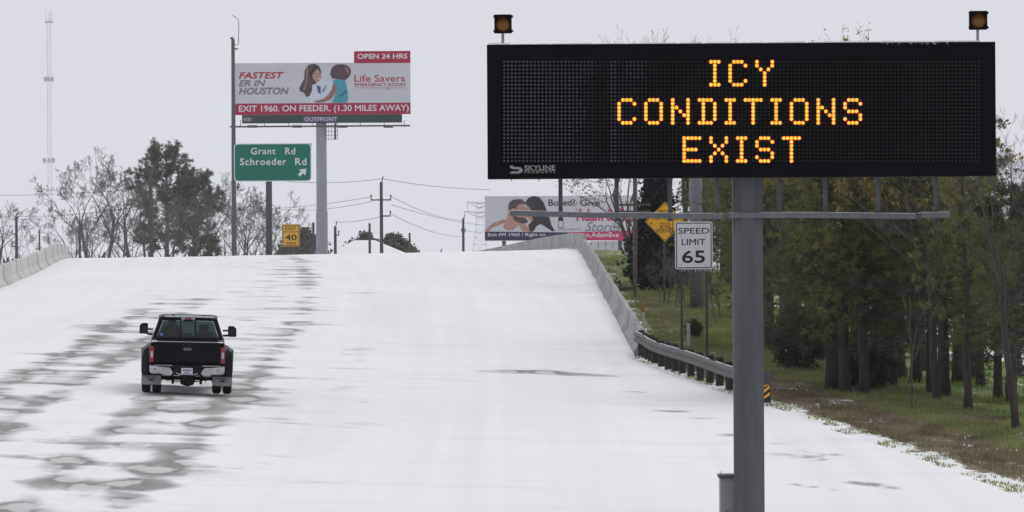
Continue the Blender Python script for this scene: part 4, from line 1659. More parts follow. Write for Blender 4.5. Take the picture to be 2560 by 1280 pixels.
# ------------------------------------------------------------------ things behind the guard rail
def steel_mast():
    d = 236.0
    p = P(1741, 768, d)
    g = gz(p.x, d)
    root = thing('steel_mast', 'thick round galvanised mast behind the speed limit sign', 'mast', (p.x, d, g))
    mb = MB()
    r = 16 / F * d
    mb.tube([(p.x, d, g - 0.05), (p.x, d, P(1741, 250, d).z)], [r * 1.03, r * 0.98], 18)
    mb.build('shaft', M['mast'], root, smooth=True)
    mb = MB()
    mb.box((p.x - r * 1.55, d - r * 1.55, g - 0.1), (p.x + r * 1.55, d + r * 1.55, g + 0.07))
    for sx in (-1, 1):
        for sy in (-1, 1):
            mb.tube([(p.x + sx * r * 1.3, d + sy * r * 1.3, g + 0.06), (p.x + sx * r * 1.3, d + sy * r * 1.3, g + 0.2)], 0.03, 6)
    mb.build('base_plate', M['galv_dark'], root)
    mb = MB()
    q = P(1731, 739, d)
    mb.box((q.x - 0.07, d - r * 0.98 - 0.02, q.z - 0.03), (q.x + 0.09, d - r * 0.7, q.z + 0.03))
    mb.build('rusty_tag', M['orange'], root)


def pipe_frame():
    d = 252.0
    a, b = P(1587.5, 720, d), P(1587.5, 400, d)
    root = thing('pipe_frame', 'brown rusty pipe frame standing behind the concrete barrier', 'pipe frame', (a.x, d, gz(a.x, d)))
    r = 5.2 / F * d
    mb = MB()
    mb.tube([b, P(1588, 708, d), P(1586, 716, d), P(1580, 719, d), P(1525, 722, d)], r, 10)
    mb.build('main_pipe', M['rust'], root, smooth=True)
    for py in (512, 529):
        mb = MB()
        mb.tube([P(1535, py, d), P(1626, py, d)], r * 0.55, 8)
        mb.build('cross_pipe', M['rust'], root)
    mb = MB()
    mb.tube([P(1588, 705, d), (P(1588, 705, d).x, d + 0.02, root.location.z - 0.2)], r * 0.7, 8)
    mb.build('ground_stub', M['rust'], root)


def marker(name, label, px, top, bot, d, w, m1, m2, split):
    p = P(px, bot, d)
    g = gz(p.x, d)
    root = thing(name, label, 'marker post', (p.x, d, g))
    t = P(px, top, d).z
    mid = P(px, split, d).z
    mb = MB()
    mb.box((p.x - w / 2, d - 0.02, g - 0.1), (p.x + w / 2, d + 0.02, mid))
    mb.build('stem', m1, root)
    mb = MB()
    mb.box((p.x - w / 2 - 0.006, d - 0.026, mid + 0.001), (p.x + w / 2 + 0.006, d + 0.026, t))
    mb.build('cap', m2, root, bevel=0.01)


steel_mast()
pipe_frame()
marker('marker_post', 'slim white marker post with an orange top behind the barrier end', 1608, 757, 790, 212, 0.10, M['white_post'], M['orange'], 780)
marker('marker_post', 'short dull white marker post under the speed limit sign', 1721, 808, 850, 196, 0.12, M['white_post'], M['white_post'], 812)


# ------------------------------------------------------------------ buildings far off
def gable_house(name, label, px0, px1, eave_py, ridge_py, d, depth, wall, roof, windows=3, ground=None):
    a, b = P(px0, eave_py, d), P(px1, eave_py, d)
    g = 0.0
    root = thing(name, label, 'building', ((a.x + b.x) / 2, d, g))
    ze, zri = a.z, P((px0 + px1) / 2, ridge_py, d).z
    mb = MB()
    mb.box((a.x, d, g - 0.3), (b.x, d + depth, ze))
    w = mb.build('wall', wall, root)
    mb = MB()
    o = 0.4
    xi = (b.x - a.x) * 0.3
    mb.add([(a.x - o, d - o, ze + 0.02), (b.x + o, d - o, ze + 0.02), (b.x + o, d + depth + o, ze + 0.02), (a.x - o, d + depth + o, ze + 0.02),
            (a.x + xi, d + depth / 2, zri), (b.x - xi * 1.4, d + depth / 2, zri)], [(3, 2, 1, 0), (0, 1, 5, 4), (1, 2, 5), (2, 3, 4, 5), (3, 0, 4)])
    r = mb.build('roof', roof, root)
    n = windows
    for k in range(n):
        x = a.x + (b.x - a.x) * (k + 0.5) / n
        mb = MB()
        mb.box((x - 0.5, d - 0.04, g + 1.0), (x + 0.5, d + 0.03, g + 2.2))
        wd = mb.build('window', M['sign_white'], root)
        mb = MB()
        mb.box((x - 0.42, d - 0.06, g + 1.08), (x + 0.42, d - 0.041, g + 2.12))
        mb.build('pane', M['interior'], wd)
    return root


gable_house('house', 'low building with a broad snow covered roof behind the poles', 826, 1012, 638, 600, 780, 14, M['siding'], M['snow'])
gable_house('house', 'smaller snowy roofed building left of the broad roof', 700, 832, 636, 620, 900, 12, M['siding'], M['snow'])
gable_house('brick_house', 'pinkish brick house with a snowy roof glimpsed between the pine trunks', 2150, 2300, 775, 735, 470, 10, M['brick'], M['snow'])


def storage_shed():
    d = 600.0
    a, b = P(1478, 640, d), P(1640, 640, d)
    root = thing('storage_shed', 'long pale metal storage shed beyond the barrier bend', 'building', ((a.x + b.x) / 2, d, 0.0))
    zt = P(1540, 603, d).z
    n = 9
    for k in range(n):
        x0, x1 = a.x + (b.x - a.x) * k / n, a.x + (b.x - a.x) * (k + 1) / n
        mb = MB()
        mb.box((x0 + 0.03, d, -0.2), (x1 - 0.03, d + 0.1, zt))
        mb.build('wall_panel', M['siding'], root)
    mb = MB()
    mb.box((a.x, d + 0.11, -0.2), (b.x, d + 12, zt - 0.05))
    mb.build('body', M['logo_grey'], root)
    mb = MB()
    mb.box((a.x - 0.3, d - 0.3, zt + 0.001), (b.x + 0.3, d + 12.3, zt + 0.25))
    mb.build('roof', M['snow'], root)


storage_shed()


# ------------------------------------------------------------------ trees
def rand_dir(r, up=0.0):
    v = Vector((r.gauss(0, 1), r.gauss(0, 1), r.gauss(0, 1) + up))
    return v.normalized()


def perp_dir(r, d, ang):
    """direction at an angle from d, random azimuth"""
    a = d.orthogonal().normalized()
    b = d.cross(a)
    t = r.uniform(0, 2 * math.pi)
    return (d * math.cos(ang) + (a * math.cos(t) + b * math.sin(t)) * math.sin(ang)).normalized()


def needles(mb, p, axis, r, count, length, width, mi=0):
    for _ in range(count):
        dr = (axis * r.uniform(0.1, 0.9) + rand_dir(r) * 0.9).normalized()
        sd = dr.cross(rand_dir(r))
        if sd.length < 1e-3:
            continue
        sd = sd.normalized() * width * 0.5
        L = length * r.uniform(0.7, 1.15)
        o = len(mb.v)
        q = p + dr * 0.01
        e = p + dr * L + Vector((0, 0, -0.12 * L))
        mb.v.extend([tuple(q - sd), tuple(q + sd), tuple(e)])
        mb.f.append((o, o + 1, o + 2))
        mb.m.append(mi)


def leaf_quad(mb, p, r, size, mi=0):
    d1 = rand_dir(r)
    d2 = d1.cross(rand_dir(r))
    if d2.length < 1e-3:
        return
    d2.normalize()
    s = size * r.uniform(0.6, 1.2)
    o = len(mb.v)
    mb.v.extend([tuple(p), tuple(p + d1 * s * 0.5 + d2 * s * 0.35), tuple(p + d1 * s), tuple(p + d1 * s * 0.5 - d2 * s * 0.35)])
    mb.f.append((o, o + 1, o + 2, o + 3))
    mb.m.append(mi)


def make_pine(seed, h, crown_from, spread, needle_mat, trunk_r, whorl=0.42, tuft=11, nl=0.27, nw=0.042, label='', shape='cone', group=None, bark=None, kmul=1):
    r = random.Random(seed)
    root = thing('pine_tree', label, 'tree', (0, 0, 0), group)
    tr = MB()
    pts, rad = [], []
    n = 12
    ox = oy = 0.0
    for i in range(n + 1):
        t = i / n
        ox += r.uniform(-0.05, 0.05)
        oy += r.uniform(-0.05, 0.05)
        pts.append(Vector((ox, oy, h * t - 0.15)))
        rad.append(trunk_r * (1.25 if i == 0 else 1) * (1 - 0.88 * t))
    tr.tube(pts, rad, 9)
    cr_ = MB()
    z = crown_from * h

    def trunk_at(zz):
        f = min(max((zz + 0.15) / h, 0), 1) * n
        i = min(int(f), n - 1)
        return pts[i].lerp(pts[i + 1], f - i)
    while z < h - 0.1:
        t = (z - crown_from * h) / (h - crown_from * h)
        if shape == 'cone':
            prof = (1 - t) ** 0.75 * (0.7 + 0.3 * min(1, t * 5))
        else:   # rounded, top heavy
            prof = math.sqrt(max(0.02, 1 - (2 * t - 0.95) ** 2 * 0.98))
        for k in range(r.choice((2, 3, 3, 4)) * kmul):
            L = spread * prof * r.uniform(0.55, 1.12) + 0.25
            az = r.uniform(0, 2 * math.pi)
            el = math.radians(r.uniform(-4, 28) + 35 * t)
            d0 = Vector((math.cos(az) * math.cos(el), math.sin(az) * math.cos(el), math.sin(el)))
            p = trunk_at(z + r.uniform(-0.2, 0.2))
            bp, seg = [p], max(3, int(L / 0.5))
            dcur = d0.copy()
            for i in range(seg):
                dcur = (dcur + Vector((0, 0, 0.10 if i > seg * 0.5 else -0.05)) + rand_dir(r) * 0.10).normalized()
                bp.append(bp[-1] + dcur * (L / seg))
            br = max(0.012, trunk_r * 0.20 * (1 - 0.6 * t) * min(1.2, L / spread + 0.2))
            tr.tube(bp, [br * (1 - 0.85 * i / seg) for i in range(seg + 1)], 4, caps=False)
            for i in range(1, seg + 1):
                if i / seg < 0.35 and shape != 'cone':
                    continue
                pp = bp[i]
                dloc = (bp[i] - bp[i - 1]).normalized()
                needles(cr_, pp, dloc, r, tuft, nl, nw)
                for _ in range(2 if i < seg else 3):
                    sd = perp_dir(r, dloc, math.radians(r.uniform(30, 65)))
                    sl = r.uniform(0.35, 0.85) * (0.6 + 0.5 * (1 - i / seg)) * min(1.6, L / 1.8 + 0.3)
                    m1 = pp + sd * sl * 0.55 + Vector((0, 0, 0.02))
                    e1 = pp + sd * sl + Vector((0, 0, 0.08 * sl))
                    tr.tube([pp, m1, e1], [0.014, 0.01, 0.005], 3, caps=False)
                    needles(cr_, m1, sd, r, tuft, nl, nw)
                    needles(cr_, e1, sd, r, tuft + 3, nl, nw)
        z += whorl * r.uniform(0.7, 1.3)
    # a few dead stubs below the crown
    for _ in range(5):
        zz = r.uniform(0.25, 1.0) * crown_from * h
        p = trunk_at(zz)
        az = r.uniform(0, 6.28)
        e = p + Vector((math.cos(az), math.sin(az), 0.2)) * r.uniform(0.3, 0.9)
        tr.tube([p, e], [0.02, 0.006], 4, caps=False)
    tr.build('trunk', bark or M['bark'], root, smooth=True)
    cr_.build('crown', needle_mat, root)
    return root


def make_branchy(seed, h, trunk_r, levels, twig_mat, bark_mat, label, name='bare_tree', leaf=None, leaf_n=0, leaf_size=0.1, fork=0.32, spread=0.6,
                 up=0.25, kids=(3, 4), group=None, twig_r=0.006, cat='tree'):
    r = random.Random(seed)
    root = thing(name, label, cat, (0, 0, 0), group)
    tr, tw, lf = MB(), MB(), MB()

    def grow(p, d, L, rad, lv):
        mb = tr if lv <= 1 else tw
        seg = 4 if lv <= 1 else (3 if lv < levels else 2)
        pts, rr = [p], [rad]
        dc = d.copy()
        for i in range(seg):
            dc = (dc + rand_dir(r) * (0.10 if lv == 0 else 0.2) + Vector((0, 0, up * 0.25))).normalized()
            pts.append(pts[-1] + dc * (L / seg))
            rr.append(max(twig_r * 0.5, rad * (1 - 0.55 * (i + 1) / seg)))
        mb.tube(pts, rr, 8 if lv == 0 else (5 if lv == 1 else 3), caps=False)
        if lv >= levels:
            if leaf:
                for _ in range(leaf_n):
                    leaf_quad(lf, pts[r.randrange(1, len(pts))] + rand_dir(r) * 0.08, r, leaf_size)
            return
        n = r.randint(*kids) + (3 if lv == 0 else 0)
        for k in range(n):
            f = (r.uniform(fork, 1.0) if lv == 0 else r.uniform(0.3, 1.0)) if k < n - 1 else 1.0
            i = min(int(f * seg), seg - 1)
            q = pts[i].lerp(pts[i + 1], f * seg - i)
            ang = math.radians(r.uniform(22, 50)) * (spread / 0.6) * (0.5 if f == 1.0 else 1)
            nd = perp_dir(r, dc if f > 0.8 else d, ang)
            nd = (nd + Vector((0, 0, up * 0.4))).normalized()
            nl = L * r.uniform(0.5, 0.75) * ((1.25 - 0.55 * f) if lv == 0 else (1.15 - 0.4 * f))
            grow(q, nd, nl, max(twig_r, rr[min(i + 1, seg)] * r.uniform(0.5, 0.68)), lv + 1)
    grow(Vector((0, 0, -0.15)), Vector((r.uniform(-.05, .05), r.uniform(-.05, .05), 1)).normalized(), h * 0.55, trunk_r, 0)
    tr.build('trunk', bark_mat, root, smooth=True)
    tw.build('twigs', twig_mat, root)
    if leaf:
        lf.build('leaves', leaf, root)
    return root


def make_dense(seed, h, w, leaf_m, label, name, count, size, conic=True, cat='tree', group=None, trunk_r=0.12, clump=0.5):
    """dense evergreen: sprays of leaf faces on many short limbs"""
    r = random.Random(seed)
    root = thing(name, label, cat, (0, 0, 0), group)
    tr, cr_ = MB(), MB()
    tr.tube([(0, 0, -0.15), (0.03, 0.02, h * 0.5), (0, 0.04, h * 0.93)], [trunk_r, trunk_r * 0.6, 0.015], 7)
    for i in range(count):
        t = r.random() ** 0.8
        prof = (1 - t) ** 0.7 * 0.95 + 0.05 if conic else math.sqrt(max(0.04, 1 - (2 * t - 0.9) ** 2))
        az = r.uniform(0, 6.283)
        R = w / 2 * prof * r.uniform(0.55, 1.12)
        zz = h * (0.03 + 0.95 * t)
        base = Vector((0, 0, max(0.1, zz - R * 0.25)))
        tip = Vector((R * math.cos(az), R * math.sin(az), zz + r.uniform(-0.1, 0.25)))
        tr.tube([base, tip], [0.02, 0.006], 3, caps=False)
        ax = (tip - base).normalized()
        for j in range(9):
            f = 1 - 0.6 * r.random() ** 1.5
            p = base.lerp(tip, f) + rand_dir(r) * clump * 0.35
            for _ in range(3):
                leaf_quad(cr_, p + rand_dir(r) * clump * 0.18, r, size)
    tr.build('trunk', M['bark'], root)
    cr_.build('crown', leaf_m, root)
    return root


G_WOOD = 'pines in the roadside wood'
pineA = make_pine(11, 12.5, 0.17, 2.9, M['needle'], 0.20, label='', group=G_WOOD)
pineB = make_pine(12, 13.5, 0.22, 2.6, M['needle'], 0.20, label='', group=G_WOOD)
pineC = make_pine(13, 13.0, 0.28, 2.5, M['needle2'], 0.25, label='', group=G_WOOD)
pineD = make_pine(14, 11.5, 0.14, 3.1, M['needle2'], 0.24, label='', group=G_WOOD)
oakA = make_branchy(21, 12.5, 0.17, 4, M['twig'], M['bark'], '', 'oak_tree', M['oak_leaf'], 6, 0.17, kids=(3, 4), group='withered oaks in the roadside wood')
oakB = make_branchy(22, 11.5, 0.15, 4, M['twig'], M['bark_grey'], '', 'oak_tree', M['oak_leaf'], 5, 0.16, kids=(3, 4), group='withered oaks in the roadside wood')
bareA = make_branchy(31, 12.5, 0.15, 5, M['twig'], M['bark_grey'], '', 'bare_tree', kids=(3, 3), spread=0.5, up=0.35, group='bare trees in the roadside wood')
bareB = make_branchy(32, 12.0, 0.14, 5, M['twig'], M['bark'], '', 'bare_tree', kids=(3, 3), spread=0.62, up=0.3, group='bare trees in the roadside wood')
PROTOS = [pineA, pineB, pineC, pineD, oakA, oakB, bareA, bareB]
USED = set()


def tree_height(proto):
    return max(v.co.z for ch in proto.children for v in ch.data.vertices)


HEIGHTS = {p.name: tree_height(p) for p in PROTOS}


def plant(proto, x, d, scale, label, group=None, rot=None, sxy=None, top=None, force=False):
    """set a tree on the ground; its height is held to the tree line that the photo shows"""
    g = gz(x, d)
    if proto.name not in HEIGHTS:
        HEIGHTS[proto.name] = tree_height(proto)
    px = 1280 + x / d * F
    if top is None:
        top = float(np.interp(px, [1560, 1700, 2000, 2400, 2470, 2700], [330, 175, 125, 135, 420, 420])) + rng.uniform(0, 60)
    cap = (P(px, top, d).z - g) / HEIGHTS[proto.name]
    scale = cap if force else min(scale, cap)
    sxy = (sxy or 1) * (1 / scale) ** 0.45
    loc = (x, d, g - 0.05)
    rot = rng.uniform(0, 6.28) if rot is None else rot
    sc = (scale * sxy, scale * sxy, scale)
    key = proto.name
    if key not in USED:
        USED.add(key)
        proto.location = loc
        proto.rotation_euler = (0, 0, rot)
        proto.scale = sc
        proto['label'] = label
        if group:
            proto['group'] = group
        elif 'group' in proto:
            del proto['group']
        return proto
    r = copy_tree(proto, loc, rot, sc, label, group)
    if not group and 'group' in r:
        del r['group']
    return r


def plant_px(proto, px, py, scale, label, group=None, **k):
    c = on_ground(px, py)
    return plant(proto, c.x, c.y, scale, label, group, **k)


# front row trees, each at its own foot on the bank
plant_px(pineD, 2085, 978, 0.98, 'broad low branched pine with a thick trunk on the bank behind the sign pole')
plant_px(pineA, 2113, 984, 0.92, 'slender straight pine in front of the thick broad pine')
plant_px(pineB, 2160, 988, 0.86, 'forked dark pine right of the broad pine')
plant_px(bareB, 2542, 1078, 0.80, 'bare spreading tree with fine grey twigs at the lower end of the bank', top=245, force=True)
plant_px(pineB, 2420, 1028, 0.80, 'thin dark straight pine above the brown verge', sxy=0.8)
plant_px(pineC, 2528, 1010, 0.95, 'thick leaning dark trunk behind the bare spreading tree')
# second row
LP = 'pine deep in the roadside wood, its crown merging with its neighbours'
LO = 'withered oak with yellow brown leaves among the roadside pines'
LB = 'leafless grey tree rising among the roadside pines'
for proto, px, py, sc, lb in (
        (pineA, 1925, 868, 1.0, 'dark pine trunk on the bank just beyond the striped hazard marker'),
        (pineC, 1962, 876, 1.05, 'stout pine behind the left side of the rounded evergreen bush'),
        (pineB, 1990, 842, 1.0, 'pine standing straight behind the rounded evergreen bush'),
        (pineC, 2188, 905, 1.0, 'stout pine behind the low olive bush'),
        (pineA, 2212, 925, 1.0, 'pine half hidden behind the forked dark pine'),
        (pineD, 2252, 948, 0.95, 'low branched pine left of the thin leafless sapling'),
        (pineB, 2290, 955, 1.0, 'pine right behind the thin leafless sapling'),
        (pineA, 2330, 985, 0.95, 'first of two slim pines standing close together by the snow patches'),
        (pineC, 2362, 995, 0.92, 'second of two slim pines standing close together by the snow patches'),
        (pineB, 2452, 968, 1.0, 'pine behind the thin dark straight pine above the verge'),
        (pineA, 2495, 998, 0.98, 'pine left of the thick leaning trunk'),
        (pineB, 1878, 850, 0.9, 'pine standing directly behind the message sign pole'),
        (pineB, 2060, 900, 1.05, 'pine seen between the evergreen bush and the broad pine'),
        (pineA, 2140, 895, 1.0, 'pine rising behind the slender straight pine'),
        (pineC, 2590, 1040, 1.0, 'pine at the lower end of the bank past the bare spreading tree'),
        (pineD, 2400, 960, 1.0, 'low branched pine behind the two slim pines'),
        (pineC, 2030, 860, 1.0, 'dark pine just behind the evergreen bush on its right side'),
        (pineD, 2620, 1000, 1.1, 'broad pine beyond the lower end of the bank'),
):
    plant_px(proto, px, py, sc, lb, G_WOOD, sxy=rng.uniform(0.9, 1.1))
for k in range(26):
    d = rng.uniform(225, 330)
    x = rng.uniform(0, 1) * 14 + np.interp(d, [225, 330], [10.5, 9.2])
    plant(rng.choice((pineA, pineB, pineC, pineD)), x, d, rng.uniform(0.95, 1.25), LP, G_WOOD)
for px, py, sc in ((1905, 850, 1.0), (2310, 930, 0.95), (2230, 880, 1.05), (2050, 850, 1.05), (2440, 950, 1.0), (2150, 870, 1.1), (2235, 968, 0.9), (2345, 1000, 0.85), (1945, 895, 0.9), (2090, 930, 0.95)):
    plant_px(oakA if rng.random() < 0.5 else oakB, px, py, sc, LO, 'withered oaks in the roadside wood')
for px, d, sc in ((1640, 285, 1.05), (1700, 300, 1.1), (1770, 270, 1.05), (1610, 300, 1.0), (1830, 260, 1.05), (1720, 320, 1.15), (1585, 310, 1.0), (1670, 270, 1.0)):
    tall = 1590 < px < 1730
    plant((bareA, bareB)[px % 20 == 0], P(px, 640, d).x, d, sc * 1.3, LB, 'bare trees in the roadside wood', top=(rng.uniform(56, 84) if tall else None), force=tall)
for px, py, sc in ((2585, 1020, 0.95), (2520, 985, 1.0), (2555, 950, 0.95)):
    plant_px(bareA if px > 2550 else bareB, px, py, sc * 1.2, 'leafless grey tree near the lower end of the bank', 'bare trees at the lower end of the bank', top=rng.uniform(235, 290), force=True)
# leafy oak overhanging the barrier
oakC = make_branchy(24, 10.5, 0.16, 4, M['twig'], M['bark_grey'], 'sparse leafed oak hanging over the couple billboard', 'oak_tree', M['oak_leaf'], 3, 0.15, kids=(3, 4), spread=0.95, up=0.05, fork=0.5)
c = P(1590, 690, 272)
plant(oakC, c.x, 272, 1.0, top=330, label='sparse leafed oak hanging over the couple billboard')
oakD = make_branchy(25, 13.0, 0.14, 4, M['twig'], M['bark_grey'], '', 'oak_tree', M['oak_leaf'], 2, 0.14, kids=(3, 4), spread=0.5, up=0.3)
plant_px(oakD, 2150, 860, 1.6, 'tall leafy crowned tree topping out above the message sign', top=46, force=True)
# dark cedar
cedar = make_dense(41, 5.6, 3.4, M['cedar_leaf'], 'dense nearly black cedar behind the diamond warning sign', 'cedar_tree', 520, 0.20)
c = P(1640, 722, 262)
cedar.location = (c.x, 262, gz(c.x, 262))
bush = make_dense(42, 1.9, 2.5, M['bush_leaf'], 'rounded dark evergreen bush between the trunks on the bank', 'evergreen_bush', 220, 0.12, False, 'bush', trunk_r=0.05, clump=0.35)
c = on_ground(2000, 925)
bush.location = (c.x, c.y, c.z)
for px, py, sc, lb in ((2120, 972, 0.5, 'small leafy bush at the foot of the broad pine'), (2185, 975, 0.6, 'low olive bush beside the forked pine'), (1735, 845, 0.32, 'tiny green shrub by the left post of the speed limit sign')):
    c = on_ground(px, py)
    copy_tree(bush, (c.x, c.y, c.z), rng.uniform(0, 6), (sc, sc, sc), lb)
shrub = make_branchy(51, 2.6, 0.03, 4, M['twig'], M['twig'], 'leafless brown shrub under the diamond warning sign', 'bare_shrub', kids=(3, 4), fork=0.05, spread=0.8, twig_r=0.004, cat='shrub', group='leafless shrubs behind the guard rail')
c = on_ground(1690, 770)
shrub.location = (c.x, c.y, c.z)
SL = 'leafless brown shrub growing behind the guard rail'
shrub['label'] = SL
for px, py, sc in ((1670, 762, 1.0), (1715, 775, 1.1), (1790, 815, 1.0), (1755, 790, 0.9), (1800, 800, 1.15), (1700, 760, 1.2), (1652, 752, 0.8)):
    c = on_ground(px, py)
    copy_tree(shrub, (c.x, c.y, c.z), rng.uniform(0, 6), (sc, sc, sc), SL, 'leafless shrubs behind the guard rail')
sap = make_branchy(52, 4.2, 0.035, 3, M['twig'], M['bark_grey'], 'thin leafless sapling standing alone on the brown verge', 'sapling', kids=(2, 3), fork=0.6, spread=0.5)
c = on_ground(2278, 1030)
sap.location = (c.x, c.y, c.z)

# far trees left of the green sign
far_pine = make_pine(61, 20.5, 0.36, 5.6, M['needle_far'], 0.42, whorl=0.5, tuft=15, nl=0.6, nw=0.085, label='big round crowned pine rising above the bare trees on the left', shape='round', bark=M['pole_wood'], kmul=1)
c = P(418, 640, 790)
far_pine.location = (c.x, 790, 0)
fp2 = copy_tree(far_pine, (P(486, 640, 800).x, 800, 0), 2.1, (0.86, 0.86, 0.84), 'second lower pine crowded against the big round crowned pine')
fp3 = make_pine(62, 8.2, 0.12, 2.4, M['needle_far'], 0.14, whorl=0.6, tuft=10, nl=0.45, nw=0.07, label='small bright young pine just left of the tall slim pole')
fp3.location = (P(533, 640, 760).x, 760, 0)
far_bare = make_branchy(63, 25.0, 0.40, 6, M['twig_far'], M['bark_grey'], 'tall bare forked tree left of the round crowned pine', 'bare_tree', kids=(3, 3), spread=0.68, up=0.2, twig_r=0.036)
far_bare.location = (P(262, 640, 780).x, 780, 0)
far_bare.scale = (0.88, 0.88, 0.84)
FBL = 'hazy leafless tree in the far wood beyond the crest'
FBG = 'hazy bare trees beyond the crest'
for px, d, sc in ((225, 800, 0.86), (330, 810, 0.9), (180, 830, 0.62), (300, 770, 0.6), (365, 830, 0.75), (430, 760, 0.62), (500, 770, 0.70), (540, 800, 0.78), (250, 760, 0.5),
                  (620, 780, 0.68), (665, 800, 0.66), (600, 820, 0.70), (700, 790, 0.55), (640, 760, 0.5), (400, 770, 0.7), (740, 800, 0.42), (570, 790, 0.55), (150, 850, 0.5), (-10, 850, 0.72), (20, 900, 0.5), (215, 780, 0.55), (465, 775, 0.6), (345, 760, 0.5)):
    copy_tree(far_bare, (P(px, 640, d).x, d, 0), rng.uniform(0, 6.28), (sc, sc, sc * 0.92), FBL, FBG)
far_oak = make_dense(64, 9.5, 8.5, M['needle_far'], '', 'oak_tree', 330, 0.5, False, group='round evergreen oaks past the snowy roof', trunk_r=0.3, clump=1.0)
far_oak['label'] = 'round evergreen oak standing past the snowy roof'
far_oak.location = (P(915, 640, 860).x, 860, 0)
for px, d, sc in ((985, 900, 1.0), (1012, 910, 0.85), (757, 850, 1.08), (1045, 940, 0.6), (735, 900, 0.9)):
    copy_tree(far_oak, (P(px, 640, d).x, d, 0), rng.uniform(0, 6.28), (sc, sc, sc), 'round evergreen oak standing past the snowy roof', 'round evergreen oaks past the snowy roof')

# far wood reading as one mass
r_ = random.Random(77)
fw = MB()
for k in range(9000):
    d = r_.uniform(1150, 1900)
    x = r_.uniform(-0.115, 0.10) * d
    h = (4.5 + 4.5 * (0.5 + 0.5 * math.sin(x * 0.05 + d * 0.01))) * r_.uniform(0.3, 1.0)
    w = r_.uniform(0.2, 0.8)
    z = r_.uniform(0, max(0.2, h - 2.5))
    o = len(fw.v)
    fw.v.extend([(x - w, d, z), (x + w, d + r_.uniform(-1, 1), z), (x + r_.uniform(-1, 1), d + r_.uniform(-.5, .5), z + r_.uniform(1.2, 3.2))])
    fw.f.append((o, o + 1, o + 2))
    fw.m.append(0)
fo = fw.build('distant_wood', M['far_wood'])
fo['kind'] = 'stuff'
fo['label'] = 'hazy grey brown wood along the far horizon'
fo['category'] = 'wood'


# ------------------------------------------------------------------ grass blades
def grass(name, label, pts, hmin, hmax, material, seed):
    g = np.random.default_rng(seed)
    n = len(pts)
    pts = np.asarray(pts)
    az = g.uniform(0, 2 * np.pi, n)
    h = g.uniform(hmin, hmax, n)
    w = g.uniform(0.010, 0.022, n)
    lean = g.uniform(0.1, 0.75, n) * h
    la = g.uniform(0, 2 * np.pi, n)
    z = ground_z(pts[:, 0], pts[:, 1]) - 0.02
    v = np.empty((n, 3, 3))
    v[:, 0] = np.stack([pts[:, 0] - w * np.cos(az), pts[:, 1] - w * np.sin(az), z], -1)
    v[:, 1] = np.stack([pts[:, 0] + w * np.cos(az), pts[:, 1] + w * np.sin(az), z], -1)
    v[:, 2] = np.stack([pts[:, 0] + lean * np.cos(la), pts[:, 1] + lean * np.sin(la), z + h], -1)
    me = bpy.data.meshes.new(name)
    me.vertices.add(n * 3)
    me.vertices.foreach_set('co', v.ravel())
    me.loops.add(n * 3)
    me.loops.foreach_set('vertex_index', np.arange(n * 3, dtype=np.int32))
    me.polygons.add(n)
    me.polygons.foreach_set('loop_start', np.arange(0, n * 3, 3, dtype=np.int32))
    me.update(calc_edges=True)
    me.materials.append(material)
    o = bpy.data.objects.new(name, me)
    COL.objects.link(o)
    o['kind'] = 'stuff'
    o['label'] = label
    o['category'] = 'grass'
    return o


def bank_points(n, seed, emin, emax, dmin=112, dmax=300, thresh=0.0, freq=0.5):
    g = np.random.default_rng(seed)
    out = []
    while len(out) < n:
        d = dmin + (dmax - dmin) * g.random() ** 1.3
        e = emin + (emax - emin) * g.random()
        x = float(XR(d)) + (0.6 if d > 188 else 0.0) + e
        if x > 24 or x > 0.098 * d:
            continue
        if mnoise.noise((x * freq, d * freq * 0.4, seed * 1.0)) < thresh:
            continue
        out.append((x, d))
    return out


grass('green_grass', 'short green winter grass on the bank under the trees', bank_points(80000, 3, 2.6, 13, thresh=-0.2), 0.06, 0.22, M['grass_green'], 3)
grass('dry_grass', 'dry brown grass along the road verge', bank_points(85000, 4, 0.6, 5.5, 112, 260, thresh=-2), 0.05, 0.17, M['grass_dry'], 4)
grass('bank_grass', 'short green grass on the bank beside the concrete barrier', bank_points(26000, 8, 0.0, 6.5, 189, 330, thresh=-0.2), 0.06, 0.22, M['grass_green'], 8)
grass('edge_grass', 'grass tips poking through the snow at the road edge', bank_points(5500, 5, -0.35, 1.3, 108, 188, thresh=0.0, freq=1.0), 0.03, 0.09, M['grass_green'], 5)
gp = []
for k in range(260):
    px = rng.choice((rng.gauss(1380, 14), rng.gauss(1430, 30), rng.gauss(1530, 22), rng.gauss(1590, 10), rng.gauss(1690, 12)))
    py = rng.uniform(1274, 1300) if px < 1640 else 1167
    c = on_ground(px, py)
    gp.append((c.x, c.y))
for k in range(60):
    t = rng.random()
    c = on_ground(1710 + 85 * t, 1178 + 33 * t + rng.uniform(-2, 2))
    gp.append((c.x, c.y))
grass('grass_tips', 'sparse grass tips poking through the snow in front of the sign pole', gp, 0.03, 0.08, M['grass_dry'], 6)


